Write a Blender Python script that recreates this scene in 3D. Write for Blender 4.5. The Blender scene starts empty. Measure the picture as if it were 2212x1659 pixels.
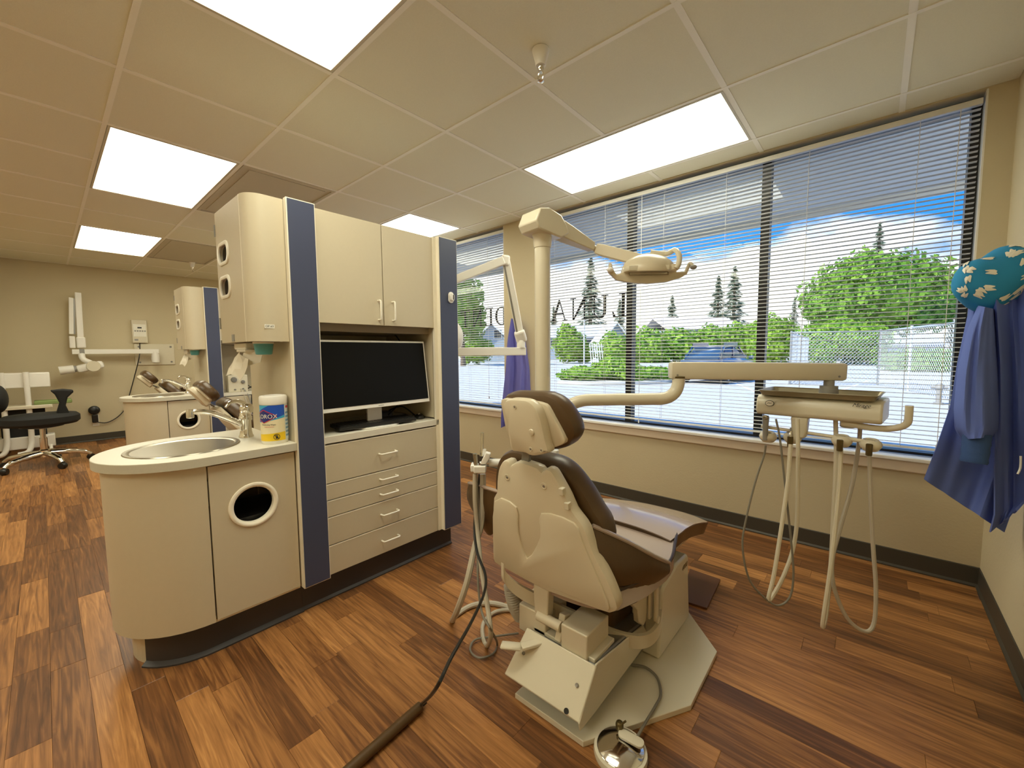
import bpy, bmesh, math, random
import numpy as np
from mathutils import Vector, Matrix, Euler
random.seed(7); np.random.seed(7)
S = bpy.context.scene
COL = S.collection
R = math.radians

# ------------------------------------------------------------------ camera
FPX, YAW, PITCH, ROLL = 889.375, .72178, -.0766848, -.00843928
CAM = Vector((0, 0, 1.157))
_f = Vector((-math.sin(YAW)*math.cos(PITCH), math.cos(YAW)*math.cos(PITCH), math.sin(PITCH)))
_r = Vector((math.cos(YAW), math.sin(YAW), 0)); _u = _r.cross(_f)
RIGHT = _r*math.cos(ROLL)+_u*math.sin(ROLL); UP = -_r*math.sin(ROLL)+_u*math.cos(ROLL); FWD = _f
cd = bpy.data.cameras.new('camera'); cam = bpy.data.objects.new('camera', cd); COL.objects.link(cam)
cd.sensor_fit = 'HORIZONTAL'; cd.sensor_width = 36; cd.lens = FPX/2212*36; cd.clip_start = .02; cd.clip_end = 500
M = Matrix((RIGHT, UP, -FWD)).transposed().to_4x4(); M.translation = CAM
cam.matrix_world = M
S.camera = cam
def ray(px, py): return RIGHT*((px-1106)/FPX)-UP*((py-829.5)/FPX)+FWD
def at(px, py, d): return CAM+ray(px, py)*d
def onX(px, py, v): k = ray(px, py); return CAM+k*((v-CAM.x)/k.x)
def onY(px, py, v): k = ray(px, py); return CAM+k*((v-CAM.y)/k.y)
def onZ(px, py, v): k = ray(px, py); return CAM+k*((v-CAM.z)/k.z)
def onP(px, py, p0, n): k = ray(px, py); return CAM+k*((Vector(p0)-CAM).dot(n)/k.dot(n))

# ------------------------------------------------------------------ world, sun, exposure
S.view_settings.view_transform = 'Standard'; S.view_settings.look = 'None'
S.view_settings.exposure = 0.0; S.view_settings.gamma = 1.0; S.view_settings.use_curve_mapping = False
SKY_STRENGTH, SUN_STRENGTH = 1.45, 8.0
LAMP = (10.3, 9.95, 7.7)
w = bpy.data.worlds.new('world'); S.world = w; w.use_nodes = True
nt = w.node_tree; nt.nodes.clear()
def wn(t, **k):
    n = nt.nodes.new(t)
    for a, b in k.items(): setattr(n, a, b)
    return n
tc = wn('ShaderNodeTexCoord'); sep = wn('ShaderNodeSeparateXYZ'); nt.links.new(tc.outputs['Generated'], sep.inputs[0])
mp = wn('ShaderNodeMapping'); mp.inputs['Scale'].default_value = (2.6, 2.6, 5.2); mp.inputs['Location'].default_value = (3.1, 4.2, .6)
nt.links.new(tc.outputs['Generated'], mp.inputs[0])
nz = wn('ShaderNodeTexNoise'); nz.inputs['Scale'].default_value = 1.6; nz.inputs['Detail'].default_value = 7; nz.inputs['Roughness'].default_value = .52
nt.links.new(mp.outputs[0], nz.inputs['Vector'])
el = wn('ShaderNodeMapRange'); el.inputs['From Min'].default_value = .09; el.inputs['From Max'].default_value = .25
el.inputs['To Min'].default_value = .24; el.inputs['To Max'].default_value = -.13
nt.links.new(sep.outputs['Z'], el.inputs['Value'])
ad = wn('ShaderNodeMath', operation='ADD'); nt.links.new(nz.outputs['Fac'], ad.inputs[0]); nt.links.new(el.outputs[0], ad.inputs[1])
cr = wn('ShaderNodeValToRGB'); cr.color_ramp.elements[0].position = .47; cr.color_ramp.elements[1].position = .58
nt.links.new(ad.outputs[0], cr.inputs[0])
mx = wn('ShaderNodeMix', data_type='RGBA'); mx.inputs['A'].default_value = (.035, .30, .95, 1); mx.inputs['B'].default_value = (1, 1, 1, 1)
nt.links.new(cr.outputs[0], mx.inputs['Factor'])
bg = wn('ShaderNodeBackground'); bg.inputs['Strength'].default_value = SKY_STRENGTH
nt.links.new(mx.outputs['Result'], bg.inputs[0])
wo = wn('ShaderNodeOutputWorld'); nt.links.new(bg.outputs[0], wo.inputs[0])
sl = bpy.data.lights.new('sun', 'SUN'); sl.energy = SUN_STRENGTH; sl.angle = .01; sl.color = (1, .96, .88)
sun = bpy.data.objects.new('sun', sl); COL.objects.link(sun); sun.rotation_euler = Euler((R(48), 0, R(-28)))
S.cycles.use_denoising = True
S.cycles.max_bounces = 8; S.cycles.diffuse_bounces = 5; S.cycles.glossy_bounces = 4; S.cycles.transparent_max_bounces = 12
S.cycles.use_adaptive_sampling = True; S.cycles.adaptive_threshold = .02
S.cycles.sample_clamp_indirect = 6.0; S.cycles.caustics_reflective = False; S.cycles.caustics_refractive = False

# ------------------------------------------------------------------ materials
def mat(name, col, rough=.5, metal=0, noise=0, nscale=20, bump=0, bscale=200, spec=.5, emit=None, coat=0):
    m = bpy.data.materials.new(name); m.use_nodes = True
    n = m.node_tree.nodes; l = m.node_tree.links; b = n['Principled BSDF']
    b.inputs['Base Color'].default_value = (*col, 1); b.inputs['Roughness'].default_value = rough
    b.inputs['Metallic'].default_value = metal; b.inputs['Specular IOR Level'].default_value = spec
    b.inputs['Coat Weight'].default_value = coat
    t = n.new('ShaderNodeTexCoord')
    x = n.new('ShaderNodeTexNoise'); x.inputs['Scale'].default_value = nscale; x.inputs['Detail'].default_value = 4
    l.new(t.outputs['Object'], x.inputs['Vector'])
    mxx = n.new('ShaderNodeMix'); mxx.data_type = 'RGBA'
    k = max(noise, .015)
    mxx.inputs['A'].default_value = (*[c*(1-k) for c in col], 1); mxx.inputs['B'].default_value = (*[min(1, c*(1+k)) for c in col], 1)
    l.new(x.outputs['Fac'], mxx.inputs['Factor']); l.new(mxx.outputs['Result'], b.inputs['Base Color'])
    if bump:
        y = n.new('ShaderNodeTexNoise'); y.inputs['Scale'].default_value = bscale; y.inputs['Detail'].default_value = 3
        l.new(t.outputs['Object'], y.inputs['Vector'])
        bp = n.new('ShaderNodeBump'); bp.inputs['Strength'].default_value = bump; bp.inputs['Distance'].default_value = .002
        l.new(y.outputs['Fac'], bp.inputs['Height']); l.new(bp.outputs[0], b.inputs['Normal'])
    if emit:
        b.inputs['Emission Color'].default_value = (*emit[:3], 1); b.inputs['Emission Strength'].default_value = emit[3] if len(emit) > 3 else 1
    return m
def wood_mat(name, island):
    m = bpy.data.materials.new(name); m.use_nodes = True
    n = m.node_tree.nodes; l = m.node_tree.links; b = n['Principled BSDF']
    g = n.new('ShaderNodeNewGeometry')
    if island: rnd = g.outputs['Random Per Island']
    else: rnd = n.new('ShaderNodeObjectInfo').outputs['Random']
    sc = n.new('ShaderNodeMath'); sc.operation = 'MULTIPLY'; sc.inputs[1].default_value = 37.0; l.new(rnd, sc.inputs[0])
    mp = n.new('ShaderNodeMapping'); mp.inputs['Scale'].default_value = (2.6, 46, 1)
    l.new(g.outputs['Position'], mp.inputs[0])
    cb = n.new('ShaderNodeCombineXYZ'); l.new(sc.outputs[0], cb.inputs[0]); l.new(sc.outputs[0], cb.inputs[1])
    va = n.new('ShaderNodeVectorMath'); va.operation = 'ADD'; l.new(mp.outputs[0], va.inputs[0]); l.new(cb.outputs[0], va.inputs[1])
    n1 = n.new('ShaderNodeTexNoise'); n1.inputs['Scale'].default_value = 1.0; n1.inputs['Detail'].default_value = 6; n1.inputs['Distortion'].default_value = 1.6
    l.new(va.outputs[0], n1.inputs['Vector'])
    mp2 = n.new('ShaderNodeMapping'); mp2.inputs['Scale'].default_value = (3.0, 5.0, 1); l.new(va.outputs[0], mp2.inputs[0])
    n2 = n.new('ShaderNodeTexNoise'); n2.inputs['Scale'].default_value = 1.2; n2.inputs['Detail'].default_value = 3; l.new(mp2.outputs[0], n2.inputs['Vector'])
    cr = n.new('ShaderNodeValToRGB'); e = cr.color_ramp.elements
    e[0].position = 0; e[0].color = (.085, .034, .013, 1); e[1].position = 1; e[1].color = (.46, .225, .078, 1)
    for p, c in ((.3, (.155, .063, .022, 1)), (.55, (.265, .115, .037, 1)), (.8, (.36, .163, .054, 1))):
        q = e.new(p); q.color = c
    # plank tone + grain
    m1 = n.new('ShaderNodeMath'); m1.operation = 'MULTIPLY_ADD'; m1.inputs[1].default_value = .62; l.new(rnd, m1.inputs[0])
    m2 = n.new('ShaderNodeMath'); m2.operation = 'MULTIPLY_ADD'; m2.inputs[1].default_value = 1.55; m2.inputs[2].default_value = -.60; l.new(n1.outputs['Fac'], m2.inputs[0])
    l.new(m2.outputs[0], m1.inputs[2]); l.new(m1.outputs[0], cr.inputs[0])
    hs = n.new('ShaderNodeHueSaturation'); l.new(cr.outputs[0], hs.inputs['Color'])
    mr = n.new('ShaderNodeMapRange'); mr.inputs['To Min'].default_value = .85; mr.inputs['To Max'].default_value = 1.42; l.new(n2.outputs['Fac'], mr.inputs[0])
    l.new(mr.outputs[0], hs.inputs['Value'])
    l.new(hs.outputs[0], b.inputs['Base Color'])
    b.inputs['Roughness'].default_value = .36; b.inputs['Specular IOR Level'].default_value = .42
    bp = n.new('ShaderNodeBump'); bp.inputs['Strength'].default_value = .12; bp.inputs['Distance'].default_value = .0006; l.new(n1.outputs['Fac'], bp.inputs['Height']); l.new(bp.outputs[0], b.inputs['Normal'])
    return m
def glass_mat(name, tint=(1, 1, 1), rough=0):
    m = bpy.data.materials.new(name); m.use_nodes = True
    n = m.node_tree.nodes; l = m.node_tree.links; n.clear()
    o = n.new('ShaderNodeOutputMaterial'); t = n.new('ShaderNodeBsdfTransparent'); t.inputs[0].default_value = (*tint, 1)
    g = n.new('ShaderNodeBsdfGlossy'); g.inputs['Roughness'].default_value = rough
    f = n.new('ShaderNodeFresnel'); gg = n.new('ShaderNodeNewGeometry'); io = n.new('ShaderNodeMapRange'); io.inputs['To Min'].default_value = 1.5; io.inputs['To Max'].default_value = 1/1.5; l.new(gg.outputs['Backfacing'], io.inputs[0]); l.new(io.outputs[0], f.inputs[0])
    x = n.new('ShaderNodeMixShader'); l.new(f.outputs[0], x.inputs[0]); l.new(t.outputs[0], x.inputs[1]); l.new(g.outputs[0], x.inputs[2]); l.new(x.outputs[0], o.inputs[0])
    return m
def leaf_mat(name, c1, c2, scale=3.0):
    m = bpy.data.materials.new(name); m.use_nodes = True
    n = m.node_tree.nodes; l = m.node_tree.links; b = n['Principled BSDF']
    g = n.new('ShaderNodeNewGeometry'); cr = n.new('ShaderNodeValToRGB')
    cr.color_ramp.elements[0].color = (*c1, 1); cr.color_ramp.elements[1].color = (*c2, 1)
    l.new(g.outputs['Random Per Island'], cr.inputs[0]); l.new(cr.outputs[0], b.inputs['Base Color'])
    b.inputs['Roughness'].default_value = .7; b.inputs['Specular IOR Level'].default_value = .2
    tr = n.new('ShaderNodeBsdfTranslucent'); l.new(cr.outputs[0], tr.inputs[0])
    x = n.new('ShaderNodeMixShader'); x.inputs[0].default_value = .35; o = n['Material Output']
    l.new(b.outputs[0], x.inputs[1]); l.new(tr.outputs[0], x.inputs[2]); l.new(x.outputs[0], o.inputs[0])
    return m
def panel_light_mat(name):
    m = bpy.data.materials.new(name); m.use_nodes = True
    n = m.node_tree.nodes; l = m.node_tree.links; n.clear()
    o = n.new('ShaderNodeOutputMaterial'); e = n.new('ShaderNodeEmission'); e.inputs[0].default_value = (*LAMP, 1)
    # lens emission banded brighter and dimmer to stand for the tubes behind it
    t = n.new('ShaderNodeTexCoord'); wv = n.new('ShaderNodeTexWave'); wv.bands_direction = 'Y'; wv.inputs['Scale'].default_value = 1.7; wv.inputs['Distortion'].default_value = 0
    l.new(t.outputs['Object'], wv.inputs[0]); mr = n.new('ShaderNodeMapRange'); mr.inputs['To Min'].default_value = .86; mr.inputs['To Max'].default_value = 1.08
    l.new(wv.outputs['Fac'], mr.inputs[0]); l.new(mr.outputs[0], e.inputs[1]); l.new(e.outputs[0], o.inputs[0])
    return m
MT = dict(
 wall=mat('wall_paint', (.60, .525, .36), .75, noise=.03, nscale=3, bump=.35, bscale=90, spec=.25),
 tile=mat('ceiling_tile', (.78, .765, .655), .9, noise=.04, nscale=150, bump=.3, bscale=400, spec=.1),
 grid=mat('ceiling_grid', (.88, .86, .80), .5, spec=.3),
 base=mat('rubber_baseboard', (.055, .048, .036), .5, bump=.1),
 toe=mat('toe_kick_rubber', (.045, .04, .04), .45),
 trimw=mat('painted_trim', (.70, .60, .48), .45),
 sill=mat('window_sill', (.84, .83, .80), .4),
 blackframe=mat('black_window_frame', (.012, .011, .010), .4),
 slat=mat('blind_slat', (.80, .80, .78), .45),
 cord=mat('blind_cord', (.75, .74, .70), .8),
 wood=wood_mat('wood_plank', False), woodfar=wood_mat('wood_plank_far', True),
 seam=mat('plank_bed', (.10, .045, .018), .8),
 glass=glass_mat('window_glass', (.97, .99, .985)),
 lamp=panel_light_mat('light_panel'),
 lampframe=mat('lamp_frame', (.55, .50, .40), .4),
 vent=mat('vent_metal', (.52, .47, .37), .5),
 laminate=mat('cabinet_laminate', (.595, .522, .382), .42, noise=.02, nscale=60, bump=.05, bscale=700),
 laminw=mat('counter_laminate', (.74, .70, .60), .4, noise=.05, nscale=300),
 edge=mat('edge_banding', (.90, .84, .70), .4),
 tan_wood=mat('cabinet_inside', (.30, .25, .17), .7),  # tan wood of the inner cabinet panels and valance
 blue=mat('blue_laminate', (.055, .066, .122), .42, noise=.05, nscale=4),
 handle=mat('white_handle', (.86, .82, .72), .3),
 chrome=mat('chrome', (.82, .80, .76), .10, 1), steel=mat('brushed_steel', (.44, .40, .33), .26, 1, noise=.08, nscale=40),
 black=mat('black_plastic', (.012, .012, .012), .35), blackfab=mat('black_fabric', (.010, .010, .010), .8),
 screen=mat('screen_black', (.005, .005, .005), .4, spec=.15),
 white=mat('white_plastic', (.85, .83, .78), .35), offwhite=mat('ivory_plastic', (.66, .585, .44), .28, noise=.02, nscale=8),
 ivory2=mat('ivory_enamel', (.70, .645, .51), .25, noise=.02, nscale=8),
 greyplastic=mat('grey_plastic', (.30, .29, .27), .4), greymet=mat('grey_metal', (.28, .27, .25), .4, .6),
 brown=mat('brown_vinyl', (.085, .046, .017), .33, noise=.12, nscale=8, bump=.15, bscale=60), brown_lit=mat('brown_vinyl_lit', (.42, .33, .285), .24, noise=.06, nscale=5, bump=.12, bscale=50, coat=.6),  # seat vinyl is brown paled in colour to stand for window light
 piping=mat('brown_piping', (.04, .02, .008), .4),
 hose=mat('grey_hose', (.50, .45, .36), .4), hosedark=mat('dark_hose', (.20, .18, .14), .45), hosew=mat('cream_hose', (.68, .62, .48), .4),
 tray=mat('olive_tray', (.30, .26, .17), .3, .3), brasspart=mat('dark_coupling', (.16, .12, .05), .3, .7),
 gown=mat('blue_gown', (.12, .18, .55), .8, noise=.1, nscale=5), gownd=mat('gown_cuff', (.035, .085, .25), .85, bump=.3, bscale=150), gownp=mat('violet_gown', (.17, .17, .55), .8, noise=.12, nscale=4),
 teal=mat('teal_cup', (.10, .36, .37), .4), paper=mat('paper_towel', (.78, .72, .60), .85),
 label=mat('label_white', (.85, .83, .75), .5), ink=mat('black_ink', (.02, .02, .02), .6),
 wblue=mat('label_blue', (.01, .09, .55), .35), wcyan=mat('label_cyan', (.06, .45, .75), .35), wyel=mat('label_yellow', (.90, .62, .02), .35), wpale=mat('label_pale', (.72, .80, .80), .4), wcream=mat('label_cream', (.88, .80, .55), .4), wred=mat('label_red', (.55, .03, .05), .35), wnavy=mat('label_navy', (.02, .03, .22), .35), wtext=mat('label_textblue', (.20, .38, .55), .5),
 purple=mat('purple_plastic', (.10, .02, .30), .5), green=mat('green_pad', (.22, .30, .10), .7),
 asphalt=mat('asphalt', (.52, .505, .48), .9, noise=.12, nscale=6, bump=.2, bscale=30), line=mat('road_paint', (.85, .85, .82), .8), curb=mat('concrete_curb', (.55, .53, .49), .9, noise=.08, nscale=5),
 soffit=mat('soffit_panel', (.78, .78, .75), .8), roofm=mat('roof_shingle', (.62, .54, .50), .9, noise=.2, nscale=10), roofg=mat('roof_grey', (.55, .57, .58), .9, noise=.15, nscale=8), house=mat('house_siding', (.36, .42, .47), .8), houset=mat('house_trim', (.8, .8, .78), .7), houseg=mat('house_window', (.06, .07, .08), .2),
 carpaint=mat('car_paint', (.012, .05, .14), .25, .2, coat=1), carglass=mat('car_glass', (.02, .06, .12), .08), tyre=mat('tyre', (.02, .02, .02), .8),
 galv=mat('galvanised_wire', (.66, .68, .68), .45, .5), pole=mat('pole_paint', (.70, .70, .68), .5), bark=mat('bark', (.12, .08, .05), .9, noise=.3, nscale=10),
 leafy=leaf_mat('leaf_bright', (.10, .26, .02), (.36, .55, .06)), leafm=leaf_mat('leaf_mid', (.07, .20, .025), (.26, .44, .06)), leafd=leaf_mat('leaf_conifer_haze', (.09, .14, .09), (.24, .32, .21)), leaft=leaf_mat('leaf_tree', (.09, .24, .02), (.30, .50, .07)),  # conifer greens are paled to put distance haze into the colour
 cedge=mat('counter_edge', (.56, .535, .44), .45, noise=.04, nscale=200),
 skin=mat('floor_hatch', (.13, .05, .025), .4),
)
# ------------------------------------------------------------------ helpers
def thing(name, label, cat, loc=(0, 0, 0), group=None):
    o = bpy.data.objects.new(name, None); COL.objects.link(o); o.location = loc; o.empty_display_size = .05
    o['label'] = label; o['category'] = cat
    if group: o['group'] = group
    return o
def tag(o, label, cat, group=None):
    o['label'] = label; o['category'] = cat
    if group: o['group'] = group
    return o
def wloc(p):
    v = Vector((0, 0, 0))
    while p is not None: v = v+p.location; p = p.parent
    return v
class MB:
    """collects geometry in world coordinates; build() links one mesh object"""
    def __init__(s): s.v = []; s.f = []
    def add(s, vs, fs):
        o = len(s.v); s.v += [tuple(v) for v in vs]; s.f += [tuple(i+o for i in f) for f in fs]; return s
    def box(s, x0, x1, y0, y1, z0, z1, ch=0):
        if ch: return s.chbox(x0, x1, y0, y1, z0, z1, ch)
        return s.add([(x0, y0, z0), (x1, y0, z0), (x1, y1, z0), (x0, y1, z0), (x0, y0, z1), (x1, y0, z1), (x1, y1, z1), (x0, y1, z1)],
                     [(0, 3, 2, 1), (4, 5, 6, 7), (0, 1, 5, 4), (1, 2, 6, 5), (2, 3, 7, 6), (3, 0, 4, 7)])
    def chbox(s, x0, x1, y0, y1, z0, z1, c):
        bm = bmesh.new(); bmesh.ops.create_cube(bm, size=1)
        for v in bm.verts: v.co = Vector(((x0+x1)/2+v.co.x*(x1-x0), (y0+y1)/2+v.co.y*(y1-y0), (z0+z1)/2+v.co.z*(z1-z0)))
        bmesh.ops.bevel(bm, geom=bm.edges[:], offset=min(c, .49*min(abs(x1-x0), abs(y1-y0), abs(z1-z0))), segments=2, affect='EDGES', profile=.5)
        return s.bm(bm)
    def bm(s, bm, M=None):
        bm.verts.index_update()
        s.add([(M @ v.co if M else v.co) for v in bm.verts], [[v.index for v in f.verts] for f in bm.faces]); bm.free(); return s
    def prism(s, pts, z0, z1, holes=(), M=None, bev=0):
        """outline (list of 2D) extruded z0..z1, optional holes, optional matrix"""
        bm = bmesh.new(); loops = [list(pts)]+[list(h) for h in holes]
        ed = []; tops = []
        for lp in loops:
            vs = [bm.verts.new((p[0], p[1], z1)) for p in lp]; tops.append(vs)
            for i in range(len(vs)): ed.append(bm.edges.new((vs[i], vs[(i+1) % len(vs)])))
        if len(loops) == 1: fs = [bm.faces.new(tops[0])]
        else:
            r = bmesh.ops.triangle_fill(bm, use_beauty=True, use_dissolve=False, edges=ed); fs = [g for g in r['geom'] if isinstance(g, bmesh.types.BMFace)]
        r = bmesh.ops.extrude_face_region(bm, geom=fs)
        for g in r['geom']:
            if isinstance(g, bmesh.types.BMVert): g.co.z = z0
        bmesh.ops.recalc_face_normals(bm, faces=bm.faces[:])
        if bev:
            es = [e for e in bm.edges if len(e.link_faces) == 2 and e.calc_face_angle(0) > .6 and abs(e.verts[0].co.z-e.verts[1].co.z) < 1e-6]
            bmesh.ops.bevel(bm, geom=es, offset=bev, segments=2, affect='EDGES', profile=.5)
        return s.bm(bm, M)
    def tube(s, path, r, n=10, cap=True):
        P = [Vector(p) for p in path]; k = len(P); rs = r if isinstance(r, (list, tuple)) else [r]*k
        o = len(s.v); vs = []; fs = []; prev = None
        for i in range(k):
            t = (P[min(i+1, k-1)]-P[max(i-1, 0)])
            if t.length < 1e-9: t = Vector((0, 0, 1))
            t.normalize()
            if prev is None:
                a = Vector((0, 0, 1)) if abs(t.z) < .9 else Vector((1, 0, 0)); nrm = t.cross(a).normalized()
            else:
                nrm = prev-t*prev.dot(t)
                nrm = nrm.normalized() if nrm.length > 1e-6 else t.orthogonal().normalized()
            prev = nrm; b = t.cross(nrm)
            for j in range(n):
                an = 2*math.pi*j/n; vs.append(P[i]+(nrm*math.cos(an)+b*math.sin(an))*rs[i])
        for i in range(k-1):
            for j in range(n): fs.append((i*n+j, i*n+(j+1) % n, (i+1)*n+(j+1) % n, (i+1)*n+j))
        if cap: fs.append(tuple(range(n))[::-1]); fs.append(tuple((k-1)*n+j for j in range(n)))
        return s.add(vs, fs)
    def lathe(s, prof, c, axis=(0, 0, 1), n=24):
        """prof: list of (r,h) along axis from point c"""
        ax = Vector(axis).normalized(); a = ax.orthogonal().normalized(); b = ax.cross(a); c = Vector(c); vs = []; fs = []; k = len(prof)
        for (r, h) in prof:
            for j in range(n):
                an = 2*math.pi*j/n; vs.append(c+ax*h+(a*math.cos(an)+b*math.sin(an))*max(r, 1e-5))
        for i in range(k-1):
            for j in range(n): fs.append((i*n+j, i*n+(j+1) % n, (i+1)*n+(j+1) % n, (i+1)*n+j))
        if prof[0][0] > 1e-4: fs.append(tuple(range(n))[::-1])
        if prof[-1][0] > 1e-4: fs.append(tuple((k-1)*n+j for j in range(n)))
        return s.add(vs, fs)
    def ball(s, c, r, n=16, m=10):
        rr = r if isinstance(r, (tuple, list)) else (r, r, r); vs = []; fs = []
        for i in range(m+1):
            t = math.pi*i/m
            for j in range(n):
                p = 2*math.pi*j/n; vs.append((c[0]+rr[0]*math.sin(t)*math.cos(p), c[1]+rr[1]*math.sin(t)*math.sin(p), c[2]+rr[2]*math.cos(t)))
        for i in range(m):
            for j in range(n): fs.append((i*n+j, (i+1)*n+j, (i+1)*n+(j+1) % n, i*n+(j+1) % n))
        return s.add(vs, fs)
    def bar(s, a, b, wd, ht, up=(0, 0, 1), c=0):
        """square section bar between a and b; wd sideways, ht along up"""
        a = Vector(a); b = Vector(b); t = (b-a); L = t.length; t.normalize(); u = Vector(up); sd = t.cross(u).normalized(); u = sd.cross(t)
        Mx = Matrix((t, sd, u)).transposed().to_4x4(); Mx.translation = a
        q = MB(); q.box(0, L, -wd/2, wd/2, -ht/2, ht/2, c)
        return s.add([Mx @ Vector(v) for v in q.v], q.f)
    def sheet(s, grid, th):
        """closed thick sheet from a grid[i][j] of points, thickness th along local normal"""
        G = [[Vector(p) for p in row] for row in grid]; m = len(G); n = len(G[0]); N = [[None]*n for _ in range(m)]
        for i in range(m):
            for j in range(n):
                du = G[min(i+1, m-1)][j]-G[max(i-1, 0)][j]; dv = G[i][min(j+1, n-1)]-G[i][max(j-1, 0)]
                q = du.cross(dv); N[i][j] = q.normalized() if q.length > 1e-9 else Vector((0, 0, 1))
        vs = [G[i][j] for i in range(m) for j in range(n)]+[G[i][j]-N[i][j]*th for i in range(m) for j in range(n)]
        I = lambda i, j, k=0: k*m*n+i*n+j; fs = []
        for i in range(m-1):
            for j in range(n-1):
                fs.append((I(i, j), I(i+1, j), I(i+1, j+1), I(i, j+1))); fs.append((I(i, j, 1), I(i, j+1, 1), I(i+1, j+1, 1), I(i+1, j, 1)))
        for i in range(m-1):
            fs.append((I(i, 0), I(i, 0, 1), I(i+1, 0, 1), I(i+1, 0))); fs.append((I(i, n-1), I(i+1, n-1), I(i+1, n-1, 1), I(i, n-1, 1)))
        for j in range(n-1):
            fs.append((I(0, j), I(0, j+1), I(0, j+1, 1), I(0, j, 1))); fs.append((I(m-1, j), I(m-1, j, 1), I(m-1, j+1, 1), I(m-1, j+1)))
        return s.add(vs, fs)
    def rot(s, piv, axis, ang):
        Mx = Matrix.Translation(piv) @ Matrix.Rotation(ang, 4, axis) @ Matrix.Translation(-Vector(piv))
        s.v = [tuple(Mx @ Vector(v)) for v in s.v]; return s
    def build(s, name, m, parent=None, smooth=False, bevel=0, sub=0, loc=None, label=None):
        me = bpy.data.meshes.new(name); L = wloc(parent)
        if loc is not None: L = Vector(loc)
        me.from_pydata([(v[0]-L.x, v[1]-L.y, v[2]-L.z) for v in s.v], [], s.f); me.update()
        o = bpy.data.objects.new(name, me); COL.objects.link(o); me.materials.append(MT[m] if isinstance(m, str) else m)
        if parent is not None: o.parent = parent
        elif loc is not None: o.location = loc
        if smooth:
            for p in me.polygons: p.use_smooth = True
            try: me.set_sharp_from_angle(angle=R(42))
            except Exception: pass
        if bevel:
            b = o.modifiers.new('bevel', 'BEVEL'); b.width = bevel; b.segments = 2; b.limit_method = 'ANGLE'; b.angle_limit = R(40)
            for p in me.polygons: p.use_smooth = True
            try: me.set_sharp_from_angle(angle=R(40))
            except Exception: pass
        if sub:
            b = o.modifiers.new('sub', 'SUBSURF'); b.levels = sub; b.render_levels = sub
            for p in me.polygons: p.use_smooth = True
        if label: o['label'] = label
        return o
def struct(o): o['kind'] = 'structure'; return o
def clone(o, parent=None, loc=None, label=None, group=None):
    c = o.copy(); COL.objects.link(c)
    if parent is not None: c.parent = parent
    if loc is not None: c.location = loc
    if label: c['label'] = label
    if group: c['group'] = group
    for ch in [x for x in bpy.data.objects if x.parent == o]: clone(ch, c)
    return c
def curve(pts, n=8, closed=False):
    """Catmull-Rom through points"""
    P = [Vector(p) for p in pts]; out = []; k = len(P)
    for i in range(k if closed else k-1):
        if closed: p0, p1, p2, p3 = P[(i-1) % k], P[i], P[(i+1) % k], P[(i+2) % k]
        else: p0, p1, p2, p3 = P[max(i-1, 0)], P[i], P[i+1], P[min(i+2, k-1)]
        for j in range(n):
            t = j/n; out.append(.5*((2*p1)+(-p0+p2)*t+(2*p0-5*p1+4*p2-p3)*t*t+(-p0+3*p1-3*p2+p3)*t**3))
    if not closed: out.append(P[-1])
    return out
def circ(cx, cy, r, n=32, r2=None, a0=0): return [(cx+r*math.cos(a0+2*math.pi*i/n), cy+(r2 or r)*math.sin(a0+2*math.pi*i/n)) for i in range(n)]
def rrect(x0, x1, y0, y1, r, n=5):
    o = []
    for cx, cy, a in ((x1-r, y0+r, -90), (x1-r, y1-r, 0), (x0+r, y1-r, 90), (x0+r, y0+r, 180)):
        for i in range(n+1): t = R(a+90*i/n); o.append((cx+r*math.cos(t), cy+r*math.sin(t)))
    return o
def frame(o, x, y):
    """matrix: local x,y axes -> world x,y ; z = cross"""
    x = Vector(x).normalized(); y = Vector(y).normalized(); z = x.cross(y); m = Matrix((x, y, z)).transposed().to_4x4(); m.translation = Vector(o); return m
def text_mb(txt, size, M, th=.0006, bendr=None, shear=0):
    cu = bpy.data.curves.new('t', 'FONT'); cu.body = txt; cu.size = size; cu.extrude = th; cu.align_x = 'CENTER'; cu.align_y = 'CENTER'; cu.shear = shear; cu.resolution_u = 3
    ob = bpy.data.objects.new('t', cu); COL.objects.link(ob)
    dg = bpy.context.evaluated_depsgraph_get(); me = bpy.data.meshes.new_from_object(ob.evaluated_get(dg))
    q = MB(); vs = [v.co.copy() for v in me.vertices]
    if bendr:
        vs = [Vector((bendr*math.sin(v.x/bendr), v.y, bendr*math.cos(v.x/bendr)-bendr+v.z)) for v in vs]
    q.add([M @ v for v in vs], [list(p.vertices) for p in me.polygons])
    bpy.data.objects.remove(ob); bpy.data.curves.remove(cu); bpy.data.meshes.remove(me)
    return q
XM = frame((0, 0, 0), (0, 1, 0), (0, 0, 1))     # 2D (y,z) -> plane facing +x, extrude along +x
def mX(x=0): return frame((x, 0, 0), (0, 1, 0), (0, 0, 1))
def mY(y=0): return frame((0, y, 0), (1, 0, 0), (0, 0, 1))   # (x,z), local z -> -y

# ------------------------------------------------------------------ structure
XL, XR, YB, YW, ZC = -7.95, .428, -1.9, 2.93, 2.346
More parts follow.
